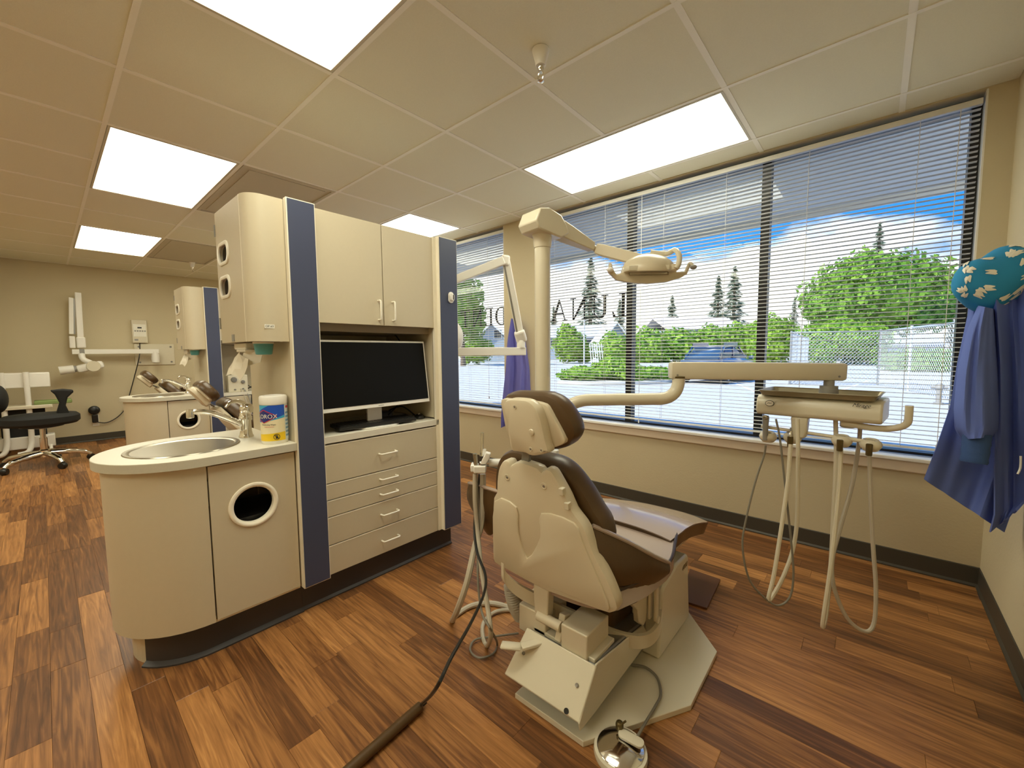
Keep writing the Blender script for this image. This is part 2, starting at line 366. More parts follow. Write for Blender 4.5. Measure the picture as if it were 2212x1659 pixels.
# floor with planks
fl = MB().box(XL, XR, YB, YW, -.05, -.006).build('floor', 'seam'); struct(fl)
PW = .0915; rows = int((YW-YB)/PW)+1; planks = []
for i in range(rows):
    y0 = .861-PW*12+PW*(i-19+1); y1 = y0+PW
    y0c, y1c = max(y0, YB), min(y1, YW)
    if y1c-y0c < .01: continue
    x = XL-random.random()*.8
    while x < XR:
        L = random.choice((.32, .46, .6, .75, .9, 1.05)); a, b = max(x, XL), min(x+L, XR)
        if b-a > .02: planks.append((a, b, y0c, y1c))
        x += L
def vis(a, b, y0, y1):
    best = 0
    for p in (((a+b)/2, (y0+y1)/2), (a, y0), (b, y1), (a, y1), (b, y0)):
        v = Vector((p[0], p[1], 0))-CAM; d = v.dot(FWD)
        if d > .2 and abs(v.dot(RIGHT)/d*FPX) < 1150 and abs(v.dot(UP)/d*FPX) < 860: best = max(best, 1/d**3)
    return best*(b-a)
planks.sort(key=lambda p: -vis(*p))
pm = bpy.data.meshes.new('plank'); c = .003
q = MB().add([(-.5, -.5, -1), (.5, -.5, -1), (.5, .5, -1), (-.5, .5, -1), (-.5, -.5, -.15), (.5, -.5, -.15), (.5, .5, -.15), (-.5, .5, -.15),
              (-.5+c/2, -.5+c, 0), (.5-c/2, -.5+c, 0), (.5-c/2, .5-c, 0), (-.5+c/2, .5-c, 0)],
             [(0, 1, 5, 4), (1, 2, 6, 5), (2, 3, 7, 6), (3, 0, 4, 7), (4, 5, 9, 8), (5, 6, 10, 9), (6, 7, 11, 10), (7, 4, 8, 11), (8, 9, 10, 11)])
pm.from_pydata(q.v, [], q.f); pm.materials.append(MT['wood'])
for a, b, y0, y1 in planks[:300]:
    o = bpy.data.objects.new('plank', pm); COL.objects.link(o); o.parent = fl; o.location = ((a+b)/2, (y0+y1)/2, 0); o.scale = (b-a-.0004, y1-y0-.0004, .006)
q = MB()
for a, b, y0, y1 in planks[300:]: q.box(a+.0004, b-.0004, y0+.0004, y1-.0004, -.006, 0)
o = q.build('plank_field', 'woodfar', fl); o['kind'] = 'stuff'

# ceiling: slab, tiles and grid
ce = MB().box(XL, XR, YB, YW, ZC+.012, ZC+.1).build('ceiling', 'tile'); struct(ce)
GX = [.04*1.189-.613*k for k in range(-1, 14)]; GX = [min(g, XR) for g in GX]
GY = [1.27*1.189+.6123*k for k in range(-6, 3)]
xs = sorted(set([XL]+[g for g in GX if XL < g < XR]+[XR])); ys = sorted(set([YB]+[g for g in GY if YB < g < YW]+[YW]))
def gi(v, arr): return min(range(len(arr)), key=lambda i: abs(arr[i]-v))
LX = {}
lights = []   # x index (right edge), y lower
for xr in (-.47, -2.53, -4.60):
    for yl in (.24, 1.785, -1.305):  # last row is unseen behind the camera, added to light the room
        lights.append((gi(xr*1.189, xs), gi(yl*1.189, ys)))
taken = set()
for ix, iy in lights:
    for dx in (-2, -1): taken.add((ix+dx, iy))
VENT = [(-3.55, .90), (-5.63, .90)]
vents = [(gi(-3.04*1.189, xs)-1, gi(.755*1.189, ys)), (gi(-5.12*1.189, xs)-1, gi(.755*1.189, ys))]
for v in vents: taken.add(v); taken.add((v[0]+1, v[1]))
for i in range(len(xs)-1):
    for j in range(len(ys)-1):
        if (i, j) in taken: continue
        x0, x1, y0, y1 = xs[i]+.012, xs[i+1]-.012, ys[j]+.012, ys[j+1]-.012
        if x1-x0 < .02 or y1-y0 < .02: continue
        MB().box(xs[i]+.002, xs[i+1]-.002, ys[j]+.002, ys[j+1]-.002, ZC+.002, ZC+.012).build('ceiling_tile', 'tile', ce)
mids = set()
for ix, iy in lights: mids.add((ix-1, iy))
for v in vents: mids.add((v[0]+1, v[1]))
for i, x in enumerate(xs[1:-1], 1):
    seg = YB
    for j in range(len(ys)-1):
        if (i, j) in mids:
            if ys[j]-seg > .05: MB().box(x-.012, x+.012, seg, ys[j], ZC-.001, ZC+.003).build('grid_bar', 'grid', ce)
            seg = ys[j+1]
    MB().box(x-.012, x+.012, seg, YW, ZC-.001, ZC+.003).build('grid_bar', 'grid', ce)
for y in ys[1:-1]: MB().box(XL, XR, y-.010, y+.010, ZC-.0015, ZC+.002).build('grid_bar', 'grid', ce)
LLAB = ['bright ceiling light panel above the camera at the top edge', 'long bright ceiling light panel beside the big window', 'added unseen ceiling light panel directly behind the camera',
        'ceiling light panel left of the hanging beige cabinet, nearer one', 'ceiling light panel seen over the beige upper cabinet doors', 'added unseen ceiling light panel behind the nearest sink counter',
        'smallest ceiling light panel nearest the far beige wall', 'ceiling light panel hidden beyond the tall cabinet near far window', 'added unseen ceiling light panel behind the operator stool']
for (ix, iy), lb in zip(lights, LLAB):
    x0, x1, y0, y1 = xs[ix-2]+.012, xs[ix]-.012, ys[iy]+.012, ys[iy+1]-.012
    t = thing('ceiling_light', lb, 'ceiling light', ((x0+x1)/2, (y0+y1)/2, ZC), 'recessed ceiling light panels')
    f = .012
    MB().box(x0+f, x1-f, y0+f, y1-f, ZC+.002, ZC+.006).build('diffuser', 'lamp', t)
    q = MB(); q.box(x0, x1, y0, y0+f, ZC-.003, ZC+.01); q.box(x0, x1, y1-f, y1, ZC-.003, ZC+.01); q.box(x0, x0+f, y0+f, y1-f, ZC-.003, ZC+.01); q.box(x1-f, x1, y0+f, y1-f, ZC-.003, ZC+.01)
    q.build('frame', 'lampframe', t)
for (ix, iy), lb in zip(vents, ('tan ceiling air vent above the hanging beige cabinet', 'smaller tan ceiling air vent near the far wall sprinkler')):
    x0, x1, y0, y1 = xs[ix]+.012, xs[ix+2]-.012, ys[iy]+.012, ys[iy+1]-.012
    t = thing('ceiling_vent', lb, 'air vent', ((x0+x1)/2, (y0+y1)/2, ZC), 'ceiling air vents')
    MB().box(x0, x1, y0, y1, ZC+.003, ZC+.01).build('back_plate', 'vent', t)
    q = MB(); f = .02; q.box(x0, x1, y0, y0+f, ZC-.004, ZC+.004); q.box(x0, x1, y1-f, y1, ZC-.004, ZC+.004); q.box(x0, x0+f, y0+f, y1-f, ZC-.004, ZC+.004); q.box(x1-f, x1, y0+f, y1-f, ZC-.004, ZC+.004)
    q.build('frame', 'vent', t)
    MB().box(x0+.06, x1-.06, y0+.05, y1-.05, ZC-.001, ZC+.003).build('perforated_plate', 'vent', t)
def sprinkler(p, lb, s=1.0):
    t = thing('fire_sprinkler', lb, 'sprinkler', p, 'ceiling fire sprinklers')
    x, y, z = p
    MB().lathe([(.034, 0), (.033, -.006), (.022, -.045), (.021, -.058), (.019, -.06)], p, n=24).build('escutcheon_cup', 'white', t, smooth=True)
    MB().lathe([(.012, -.055), (.013, -.07), (.009, -.075), (.009, -.085)], p, n=12).build('threaded_body', 'chrome', t, smooth=True)
    q = MB()
    for sg in (-1, 1): q.tube(curve([(x+sg*.008, y, z-.082), (x+sg*.014, y, z-.098), (x+sg*.006, y, z-.116)], 4), .003, 6)
    q.build('yoke', 'chrome', t, smooth=True)
    MB().lathe([(.012, -.114), (.013, -.118), (.004, -.122)], p, n=12).build('deflector', 'chrome', t, smooth=True)
p = onZ(1168, 108, ZC); sprinkler((p.x, p.y, ZC), 'white cup fire sprinkler on ceiling in front of big window')
p = onZ(415, 567, ZC); sprinkler((p.x, p.y, ZC), 'small fire sprinkler on ceiling by the far beige wall')

# walls
struct(MB().box(XL-.12, XL, YB, YW+.12, 0, ZC+.1).build('wall_far', 'wall'))
struct(MB().box(XR, XR+.12, YB-.1, YW+.14, 0, ZC+.1).build('wall_right', 'wall'))
struct(MB().box(XL-.12, XR+.12, YB-.12, YB, 0, ZC+.1).build('wall_rear', 'wall'))
struct(MB().box(XL, -6.9, -.62, -.5, 0, ZC).build('wall_left', 'wall'))
ZS, W1L, W1R, W2L, W2R = .60, -2.30, .338, -5.0, -2.67
YG = 3.03
q = MB(); q.box(XL, XR, YW, YW+.14, 0, ZS-.02); q.box(W2R, W1L, YW, YW+.14, ZS-.02, ZC+.1); q.box(W1R, XR, YW, YW+.14, ZS-.02, ZC+.1); q.box(XL, W2L, YW, YW+.14, ZS-.02, ZC+.1)
q.box(W1L, W1R, YW, YW+.14, ZC-.004, ZC+.1); q.box(W2L, W2R, YW, YW+.14, ZC-.004, ZC+.1)
struct(q.build('wall_window', 'wall'))
for k, (a, b) in enumerate(((W1L, W1R), (W2L, W2R))):
    s = MB().box(a-.03, b+.03 if k else b, YW-.03, YG-.02, ZS-.02, ZS, .004).build('trim_%d' % (k+1), 'sill'); struct(s)
    s = MB().box(a-.03, b+.03 if k else b, YW-.018, YW, ZS-.078, ZS-.02, .006).build('trim_%d' % (k+3), 'trimw'); struct(s)
    q = MB(); q.box(a, a+.006, YW+.002, YG, ZS, ZC-.004); q.box(b-.006, b, YW+.002, YG, ZS, ZC-.004)
    struct(q.build('trim_%d' % (k+5), 'sill'))
def baseboard(name, a, b, nrm, h=.098):
    a = Vector(a); b = Vector(b); n = Vector(nrm)
    prof = [(0, 0), (.012, 0), (.012, .006), (.005, .016), (.004, h-.004), (.002, h), (0, h)]
    t = (b-a); L = t.length; t.normalize()
    m = Matrix((n, Vector((0, 0, 1)), t)).transposed().to_4x4(); m.translation = a
    struct(MB().prism(prof, 0, L, M=m).build(name, 'base'))
baseboard('baseboard_window', (XL, YW, 0), (XR, YW, 0), (0, -1, 0))
baseboard('baseboard_right', (XR, YB, 0), (XR, YW-.012, 0), (-1, 0, 0))
baseboard('baseboard_far', (XL, -.5, 0), (XL, YW-.012, 0), (1, 0, 0))
baseboard('baseboard_left', (XL+.012, -.5, 0), (-6.9, -.5, 0), (0, 1, 0))
# windows: black frames, mullions, panes
def window(n, a, b, mull):
    t = bpy.data.objects.new('window_%d' % n, None); COL.objects.link(t); t.location = ((a+b)/2, YG, ZS); struct(t)
    fr = .04; z0, z1 = ZS, ZC-.004
    MB().box(a, a+fr, YG-.02, YG+.05, z0, z1).build('side_frame', 'blackframe', t); MB().box(b-fr, b, YG-.02, YG+.05, z0, z1).build('side_frame', 'blackframe', t)
    MB().box(a+fr, b-fr, YG-.02, YG+.05, z1-fr, z1).build('head_frame', 'blackframe', t); MB().box(a+fr, b-fr, YG-.02, YG+.05, z0, z0+.014).build('bottom_frame', 'blackframe', t)
    e = [a+fr]
    for mmm in mull:
        MB().box(mmm-.024, mmm+.024, YG-.02, YG+.05, z0+.014, z1-fr).build('mullion', 'blackframe', t); e += [mmm-.024, mmm+.024]
    e.append(b-fr)
    for i in range(0, len(e), 2): MB().box(e[i], e[i+1], YG+.012, YG+.018, z0+.014, z1-fr).build('pane', 'glass', t)
window(1, W1L, W1R, (-1.438, -.547)); window(2, W2L, W2R, (-3.83,))
# mini blinds
def blind(a, b, lb, cords, lifts):
    t = thing('mini_blind', lb, 'window blind', ((a+b)/2, 2.965, ZC-.03), 'white mini blinds')
    y = 2.965; top = ZC-.028
    MB().box(a, b, y-.014, y+.014, top-.028, top).build('headrail', 'slat', t, bevel=.002)
    pitch = .0236; n = int((top-.04-(ZS+.03))/pitch)
    prof = [(-.0125, -.0016), (-.006, .0008), (0, .0016), (.006, .0008), (.0125, -.0016), (.0125, -.0022), (.006, .0002), (0, .001), (-.006, .0002), (-.0125, -.0022)]
    vs = [(x, p[0], p[1]) for x in ((a-b)/2+.004, (b-a)/2-.004) for p in prof]; k = len(prof)
    me = bpy.data.meshes.new('slat'); me.from_pydata(vs, [], [(i, (i+1) % k, k+(i+1) % k, k+i) for i in range(k)]+[tuple(range(k))[::-1], tuple(range(k, 2*k))]); me.materials.append(MT['slat'])
    for i in range(n):
        o = bpy.data.objects.new('slat', me); COL.objects.link(o); o.parent = t; o.location = (0, 0, top-.045-i*pitch-(ZC-.03)); o.rotation_euler = (R(-3), 0, 0)
    zb = top-.045-n*pitch
    MB().box(a+.004, b-.004, y-.012, y+.012, zb-.006, zb+.006).build('bottom_rail', 'slat', t, bevel=.002)
    for x in cords:
        q = MB(); q.tube([(x, y-.0128, zb), (x, y-.0128, top-.028)], .0009, 4); q.tube([(x, y+.0128, zb), (x, y+.0128, top-.028)], .0009, 4); q.build('ladder_cord', 'cord', t)
    for x, z in lifts:
        MB().tube([(x, y-.02, z), (x, y-.02, top-.03)], .0016, 6).build('lift_cord', 'cord', t)
        MB().lathe([(.002, .02), (.005, .012), (.006, 0), (.003, -.004)], (x, y-.02, z), n=8).build('tassel', 'cord', t, smooth=True)
blind(W1L+.012, W1R-.012, 'wide white mini blind over the big three-pane window', (-2.1, -1.62, -1.16, -.76, -.33, .12), ((.255, .66), (-1.32, .62)))
blind(W2L+.012, W2R-.012, 'white mini blind on the window behind the tall cabinet', (-4.6, -3.9, -3.2, -2.78), ((-2.9, .7),))
# reversed lettering on the glass (reads from outside)
def letter(ch):
    P = []
    T, t = .20, .07   # thick / thin stroke (height=1)
    s = lambda x0, x1, y0=0, y1=.045: P.append([(x0, y0), (x1, y0), (x1, y1), (x0, y1)])
    if ch == 'L': s(.08, .08+T*.7, 0, 1); s(0, .35, .955, 1); s(0, .62); P.append([(.5, .045), (.62, .045), (.66, .26), (.62, .26)]); w = .66
    elif ch == 'U':
        s(.10, .10+T*.7, .3, 1); s(0, .34, .955, 1); s(.66, .66+t, .3, 1); s(.54, .86, .955, 1); w = .86
        a = [(.10+.315*(1-math.cos(R(k))), .3-.32*math.sin(R(k))) for k in range(0, 181, 20)]; b = [(.24+.21*(1-math.cos(R(k))), .3-.26*math.sin(R(k))) for k in range(0, 181, 20)]
        for i in range(9): P.append([a[i], a[i+1], b[i+1], b[i]])
    elif ch == 'N': s(.12, .12+t, 0, 1); s(0, .30, 0, .045); s(.72, .72+t, 0, 1); s(.60, .92, .955, 1); P.append([(.02, 1), (.2, 1), (.79, .0), (.70, 0)]); w = .92
    elif ch == 'A': P.append([(.06, 0), (.12, 0), (.43, .92), (.40, 1)]); P.append([(.40, 1), (.46, 1), (.86, 0), (.70, 0), (.40, .85)]); s(.22, .62, .30, .36); s(-.04, .24); s(.60, .96); w = .92
    elif ch == 'D':
        s(.1, .1+T*.7, 0, 1); s(0, .4, 0, .05); s(0, .4, .95, 1); w = .84
        a = [(.4+.44*math.sin(R(k)), .5-.5*math.cos(R(k))) for k in range(0, 181, 15)]; b = [(.4+.29*math.sin(R(k)), .5-.45*math.cos(R(k))) for k in range(0, 181, 15)]
        for i in range(12): P.append([a[i], a[i+1], b[i+1], b[i]])
    elif ch == 'E': s(.1, .1+T*.7, 0, 1); s(0, .62); s(0, .6, .955, 1); s(.2, .46, .49, .535); P.append([(.55, .045), (.62, .045), (.65, .24), (.62, .24)]); P.append([(.54, .955), (.6, .955), (.6, .78), (.57, .78)]); P.append([(.44, .40), (.46, .40), (.46, .62), (.44, .62)]); w = .66
    elif ch == 'T': s(.33, .33+T*.7, 0, 1); s(0, .8, .955, 1); s(.22, .58); P.append([(0, .955), (.07, .955), (.03, .76), (0, .76)]); P.append([(.73, .955), (.8, .955), (.8, .76), (.77, .76)]); w = .8
    else: s(.1, .1+T*.7, 0, 1); w = .3
    return P, w
def lettering(word, xstart, z, h, step, lb):
    t = thing('window_lettering', lb, 'lettering', (xstart, YG+.01, z))
    x = xstart
    for ch in word:
        P, wd = letter(ch); q = MB()
        for poly in P: q.prism([(x-px*h, z+py*h) for px, py in poly], -.0008, .0008, M=mY(YG+.008))
        q.build('letter', 'ink', t); x -= wd*h+step
lettering('LUNA', -1.475, 1.43, .185, .035, 'four reversed black serif letters on the big window glass')
lettering('DENTAL', -2.74, 1.43, .18, .03, 'reversed black serif letters on glass behind the x-ray arm')
# ------------------------------------------------------------------ peninsula cabinets
XF = -1.85
def pull(q, a, b, out, r=.0045):
    a = Vector(a); b = Vector(b); o = Vector(out); t = (b-a).normalized()*.008
    q.tube([a, a+o*.7, a+o*.93+t*.3, a+o+t, b+o-t, b+o*.93-t*.3, b+o*.7, b], r, 8)
def tall_cabinet(lb):
    t = thing('tall_cabinet', lb, 'cabinet', (-2.1, 1.145, 0))
    MB().box(-2.37, XF-.001, .69, .706, .135, 1.79).build('end_panel', 'laminate', t, bevel=.001)
    MB().box(-2.37, XF-.001, 1.584, 1.60, .135, 1.79).build('end_panel', 'laminate', t, bevel=.001)
    for y0, y1 in ((.69, .806), (1.47, 1.60)):
        MB().box(XF, -1.822, y0, y1, .135, 1.795).build('column_board', 'edge', t, bevel=.001)
        MB().box(-1.823, -1.819, y0+.0045, y1-.0045, .1395, 1.7905).build('blue_face', 'blue', t, label='dark blue laminate column face')
    MB().box(-1.862, -1.846, 1.448, 1.469, .135, 1.79).build('filler_strip', 'edge', t)
    # upper box, niche, lower box
    q = MB(); q.box(-2.36, -1.872, .707, 1.583, 1.772, 1.79); q.box(-2.36, -1.872, .707, 1.583, 1.30, 1.318); q.build('upper_carcass', 'laminate', t)
    MB().box(-2.36, -2.34, .707, 1.583, .16, 1.772).build('back_panel', 'laminate', t)
    MB().box(-2.338, -1.87, .80, .815, .79, 1.299).build('niche_side', 'laminate', t); MB().box(-2.338, -1.87, 1.449, 1.464, .79, 1.299).build('niche_side', 'laminate', t)
    MB().box(-2.33, -1.90, .816, 1.448, 1.262, 1.298).build('light_valance', 'tan_wood', t)
    for y0, y1, hy in ((.808, 1.1355, 1.108), (1.1405, 1.4655, 1.187)):
        d = MB().box(-1.869, XF, y0, y1, 1.296, 1.788).build('door', 'laminate', t, bevel=.0012)
        q = MB(); pull(q, (XF, hy, 1.322), (XF, hy, 1.416), (.026, 0, 0)); q.build('handle', 'handle', d, smooth=True)
    MB().box(-2.338, XF+.004, .808, 1.466, .750, .782).build('niche_worktop', 'laminw', t, bevel=.0015)
    MB().box(-2.338, -1.872, .707, 1.583, .135, .16).build('floor_panel', 'tan_wood', t)
    for z0, z1 in ((.566, .742), (.4885, .561), (.4095, .4835), (.276, .4045), (.135, .271)):
        d = MB().box(-1.869, XF, .809, 1.447, z0, z1).build('drawer', 'laminate', t, bevel=.0012)
        MB().box(-1.869, XF+.0006, .8092, 1.4468, z1-.0035, z1+.0002).build('edge_strip', 'edge', d)  # pale strip paints the bright highlight along each drawer top
        zh = (z0+z1)/2; q = MB(); pull(q, (XF, 1.085, zh), (XF, 1.178, zh), (.026, 0, 0)); q.build('handle', 'handle', d, smooth=True)
    MB().box(-2.33, -1.898, .70, 1.575, 0, .134).build('toe_kick', 'toe', t)
    pr = [(-1.898, 0), (-1.885, 0), (-1.885, .006), (-1.894, .016), (-1.895, .125), (-1.898, .128)]
    MB().prism(pr, .706, 1.575, M=frame((0, 0, 0), (1, 0, 0), (0, 0, 1)) @ Matrix.Scale(-1, 4, (0, 0, 1))).build('cove_base', 'toe', t)
    return t
CX, CY, CR = -2.11, .375, .26
def outline(g=0, ys=.69, n=24):
    """half-stadium outline of the sink end; g grows it"""
    r = CR+g; pts = [(CX+r, ys), (CX+r, CY)]
    for i in range(1, n): a = -math.pi*i/n; pts.append((CX+r*math.cos(a), CY+(r+.005)*math.sin(a)))
    pts += [(CX-r, CY), (CX-r, ys)]
    return pts
def sink_cabinet(lb):
    t = thing('sink_cabinet', lb, 'cabinet', (CX, .42, 0))
    o = outline(0, .688); i_ = outline(-.016, .688)
    # curved wrap panel (everything except the straight door side)
    q = MB(); ow = o[1:]; iw = i_[1:]; n = len(ow); vs = []; fs = []
    for a, b in zip(ow, iw): vs += [(a[0], a[1], .135), (a[0], a[1], .747), (b[0], b[1], .747), (b[0], b[1], .135)]
    for k in range(n-1):
        for e in range(4): fs.append((4*k+e, 4*k+(e+1) % 4, 4*k+4+(e+1) % 4, 4*k+4+e))
    fs += [(0, 3, 2, 1), (4*n-4, 4*n-3, 4*n-2, 4*n-1)]
    q.add(vs, fs).build('curved_panel', 'laminate', t, smooth=True)
    MB().prism(outline(-.02, .687), .135, .15).build('floor_panel', 'tan_wood', t)
    # door with round waste opening
    d = MB().prism([(.380, .141), (.685, .141), (.685, .740), (.380, .740)], -.018, 0, holes=[circ(.525, .556, .077, 40)], M=mX(XF)).build('door', 'laminate', t, bevel=.001)
    pts = [(.071, -.018), (.079, -.018), (.0895, .0005), (.088, .005), (.083, .0075), (.077, .006), (.071, .001)]
    q = MB(); q.lathe(pts+[pts[0]], (XF, .525, .556), (1, 0, 0), 40); q.f = [f for f in q.f if len(f) == 4]; q.build('waste_ring', 'edge', d, smooth=True)
    MB().box(-1.872, -1.868, .37, .69, .125, .137).build('bottom_rail', 'edge', t)
    q = MB().prism(rrect(-2.15, -1.885, .40, .665, .03), .16, .50); q.build('waste_bin', 'black', t)
    MB().prism(outline(-.05, .70), 0, .134).build('toe_kick', 'laminate', t)
    # flared rubber cove around the kick, ending short of the tip
    a0 = outline(-.05, .70); keep = a0[:10]; vs = []; fs = []; prof = [(-.046, .118), (-.045, .016), (-.028, .006), (-.028, 0), (-.05, 0), (-.05, .118)]
    rows_ = [outline(g, .706)[:10] for g, _ in prof]
    for k in range(10):
        for e, (g, z) in enumerate(prof): vs.append((rows_[e][k][0], rows_[e][k][1], z))
    m = len(prof)
    for k in range(9):
        for e in range(m): fs.append((m*k+e, m*k+(e+1) % m, m*k+m+(e+1) % m, m*k+m+e))
    fs += [tuple(range(m)), tuple(range(9*m, 10*m))[::-1]]
    MB().add(vs, fs).build('cove_base', 'toe', t, smooth=True)
    return t
def counter(lb):
    t = thing('sink_countertop', lb, 'countertop', (CX, .42, .748))
    MB().prism(outline(.022, .6895, 40), .748, .782, holes=[circ(CX+.01, .36, .177, 48)], bev=.0015).build('countertop_slab', 'laminw', t)
    MB().prism(outline(.0229, .6894, 40), .7495, .7800, holes=[outline(.0210, .6885, 40)]).build('edge_band', 'cedge', t)
    c = (CX+.01, .36, .782)
    pr = [(.19, .0005), (.188, .004), (.178, .0045), (.168, .0005), (.164, -.01), (.156, -.10), (.14, -.125), (.10, -.133), (.03, -.137), (.028, -.142)]
    s = MB().lathe(pr, c, n=48).build('sink_bowl', 'steel', t, smooth=True, label='round stainless steel sink bowl')
    MB().lathe([(.027, -.1365), (.024, -.1355), (.008, -.139)], c, n=20).build('drain', 'chrome', s, smooth=True)
    return t
def faucet(lb):
    x, y, z = -2.135, .59, .782
    t = thing('faucet', lb, 'faucet', (x, y, z))
    MB().lathe([(.030, 0), (.030, .006), (.026, .012), (.023, .03), (.0225, .075), (.026, .08), (.026, .095), (.022, .10), (.022, .115)], (x, y, z), n=24).build('faucet_body', 'chrome', t, smooth=True)
    # spout rising slowly towards the bowl
    a = Vector((x, y, z+.05)); b = onY(418, 890, .40); d = (b-a)
    MB().tube(curve([a, a+d*.3+Vector((0, 0, .012)), a+d*.7+Vector((0, 0, .018)), b, b+Vector((0, -.008, -.008))], 6), [.013]*12+[.011]*12+[.012], 12).build('spout', 'chrome', t, smooth=True)
    e = b+Vector((0, -.012, 0)); MB().lathe([(.012, .012), (.014, .004), (.014, -.022), (.011, -.024)], e, n=16).build('aerator', 'chrome', t, smooth=True)
    # dome with lever
    MB().lathe([(.022, .112), (.027, .118), (.028, .135), (.022, .15), (.008, .157), (0, .158)], (x, y, z), (0, .05, 1), 24).build('mixer_dome', 'chrome', t, smooth=True)
    l0 = Vector((x, y, z+.15)); l1 = onY(487, 880, .5)
    MB().tube(curve([l0, l0+(l1-l0)*.35+Vector((0, 0, .018)), l0+(l1-l0)*.75+Vector((0, 0, .018)), l1], 6), [.012, .0118, .0115, .011, .0105, .01, .0095, .009, .0088, .0085, .008, .0078, .0075, .007, .0068, .0065, .006, .006, .0055], 10).build('lever', 'chrome', t, smooth=True)
    return t
def dispenser(lb):
    x0, x1, y0, y1, z0, z1 = -2.262, XF, .55, .6885, 1.21, 1.79
    t = thing('dispenser_cabinet', lb, 'cabinet', ((x0+x1)/2, (y0+y1)/2, z0))
    # curved side wrap from the door edge to the panel
    pts = [(-1.917, y0)]+[(x1-.066+.066*math.sin(R(a)), y0+.066-.066*math.cos(R(a))) for a in range(0, 91, 10)]+[(x1, y1)]
    inn = [(-1.917, y0+.012)]+[(x1-.066+.054*math.sin(R(a)), y0+.066-.054*math.cos(R(a))) for a in range(0, 91, 10)]+[(x1-.012, y1)]
    MB().prism(pts+inn[::-1], z0, z1).build('curved_side', 'laminate', t, smooth=True)
    q = MB(); q.box(x0, x0+.012, y0+.014, y1, z0, z1); q.box(x0+.012, x1-.07, y1-.012, y1, z0, z1); q.build('side_panel', 'laminate', t)
    MB().box(x0+.012, x1-.066, y0+.012, y1-.012, z1-.014, z1-.002).build('top_panel', 'laminate', t); MB().box(x0+.012, x1-.066, y0+.012, y1-.012, z0+.001, z0+.013).build('bottom_panel', 'tan_wood', t)
    h = [rrect(-2.155-.062, -2.155+.062, zc-.036, zc+.036, .03) for zc in (1.597, 1.453)]
    d = MB().prism([(x0, z0), (-1.921, z0), (-1.921, z1), (x0, z1)], -.013, 0, holes=h, M=mY(y0)).build('door', 'laminate', t, bevel=.001)
    MB().box(-1.9215, -1.9165, y0-.0006, y0+.012, z0, z1).build('edge_strip', 'edge', t)
    for zc in (1.597, 1.453):
        MB().prism(rrect(-2.155-.078, -2.155+.078, zc-.05, zc+.05, .04, 8), -.003, .006, holes=[rrect(-2.155-.060, -2.155+.060, zc-.034, zc+.034, .028, 8)], M=mY(y0), bev=.003).build('opening_ring', 'handle', d, smooth=True)
        MB().box(-2.21, -2.06, y0+.05, y0+.11, zc-.06, zc+.05).build('glove_box', 'gownd' if zc > 1.5 else 'wnavy', t)
    for zc in (1.715, 1.30): MB().box(x0-.005, x0+.003, y0-.004, y0+.014, zc-.025, zc+.025).build('hinge', 'greymet', t)
    MB().box(-2.10, -2.07, y0-.003, y0, z0+.004, z0+.034).build('catch_plate', 'greyplastic', t)
    return t
U1 = [tall_cabinet('tall beige cabinet with blue columns, monitor niche and five drawers'),
      sink_cabinet('nearest beige curved base cabinet with round waste opening'),
      counter('cream oval countertop holding the nearest round steel sink'),
      faucet('chrome lever faucet beside the nearest round sink'),
      dispenser('beige wall-hung dispenser cabinet marked OP #3')]
lab = thing('name_sticker', 'white sticker reading OP #3 on hanging beige cabinet', 'sticker', (XF, .6155, 1.27))
MB().box(XF+.0002, XF+.001, .597, .634, 1.2625, 1.2785).build('sticker_paper', 'label', lab)
text_mb('OP #3', .0115, frame((XF+.0012, .6155, 1.2705), (0, 1, 0), (0, 0, 1)), .0001).build('sticker_text', 'ink', lab)
DX = Vector((-2.93, .34, 0))
U2 = [clone(o, loc=o.location+DX, label=l) for o, l in zip(U1, ('far tall beige cabinet with blue column beyond the dispenser cabinet', 'far curved base cabinet with round waste opening near far wall',
     'far cream countertop with round sink beside the reclined chairs', 'faucet on the far sink countertop, mostly hidden', 'far hanging dispenser cabinet with two openings beside blue column'))]
def under(dx, s, y):
    """paper towel dispenser and cup dispenser under a hanging cabinet"""
    p = Vector((-2.11, .63, 1.21))+dx
    t = thing('towel_dispenser', 'folded paper towels hanging under the %s dispenser cabinet' % s, 'paper towels', p)
    MB().box(p.x-.11, p.x+.05, p.y-.045, p.y+.045, p.z-.03, p.z, .006).build('towel_tray', 'handle', t)
    MB().box(p.x-.06, p.x+.06, p.y-.05, p.y+.0, p.z-.042, p.z-.03, .003).build('tray_lip', 'paper', t)
    g = [[(p.x-.09+.035*i+.012*math.sin(j*2+i), p.y-.05-.012*j+.01*math.sin(i*1.7), p.z-.04-.028*j-.012*abs(i-2)+.006*math.sin(3*i+j)) for i in range(6)] for j in range(4)]
    MB().sheet(g, .0012).build('towel_sheet', 'paper', t)
    g = [[(p.x+.02+.025*i, p.y-.045+.02*i-.006*j, p.z-.045-.022*j+.008*i) for i in range(4)] for j in range(4)]
    MB().sheet(g, .0012).build('towel_sheet', 'paper', t)
    c = Vector((-1.95, .622, 1.21))+dx
    u = thing('cup_dispenser', 'teal plastic cup under the %s dispenser cabinet' % s, 'cup', c)
    MB().lathe([(.038, 0), (.0375, -.006), (.031, -.05), (.030, -.052), (.024, -.054)], c, n=28).build('cup_wall', 'teal', u, smooth=True)
    MB().lathe([(.040, 0), (.040, -.007), (.038, -.008)], c, n=28).build('cup_collar', 'handle', u, smooth=True)
under(Vector((0, 0, 0)), 'nearest', 0); under(DX, 'far', 0)

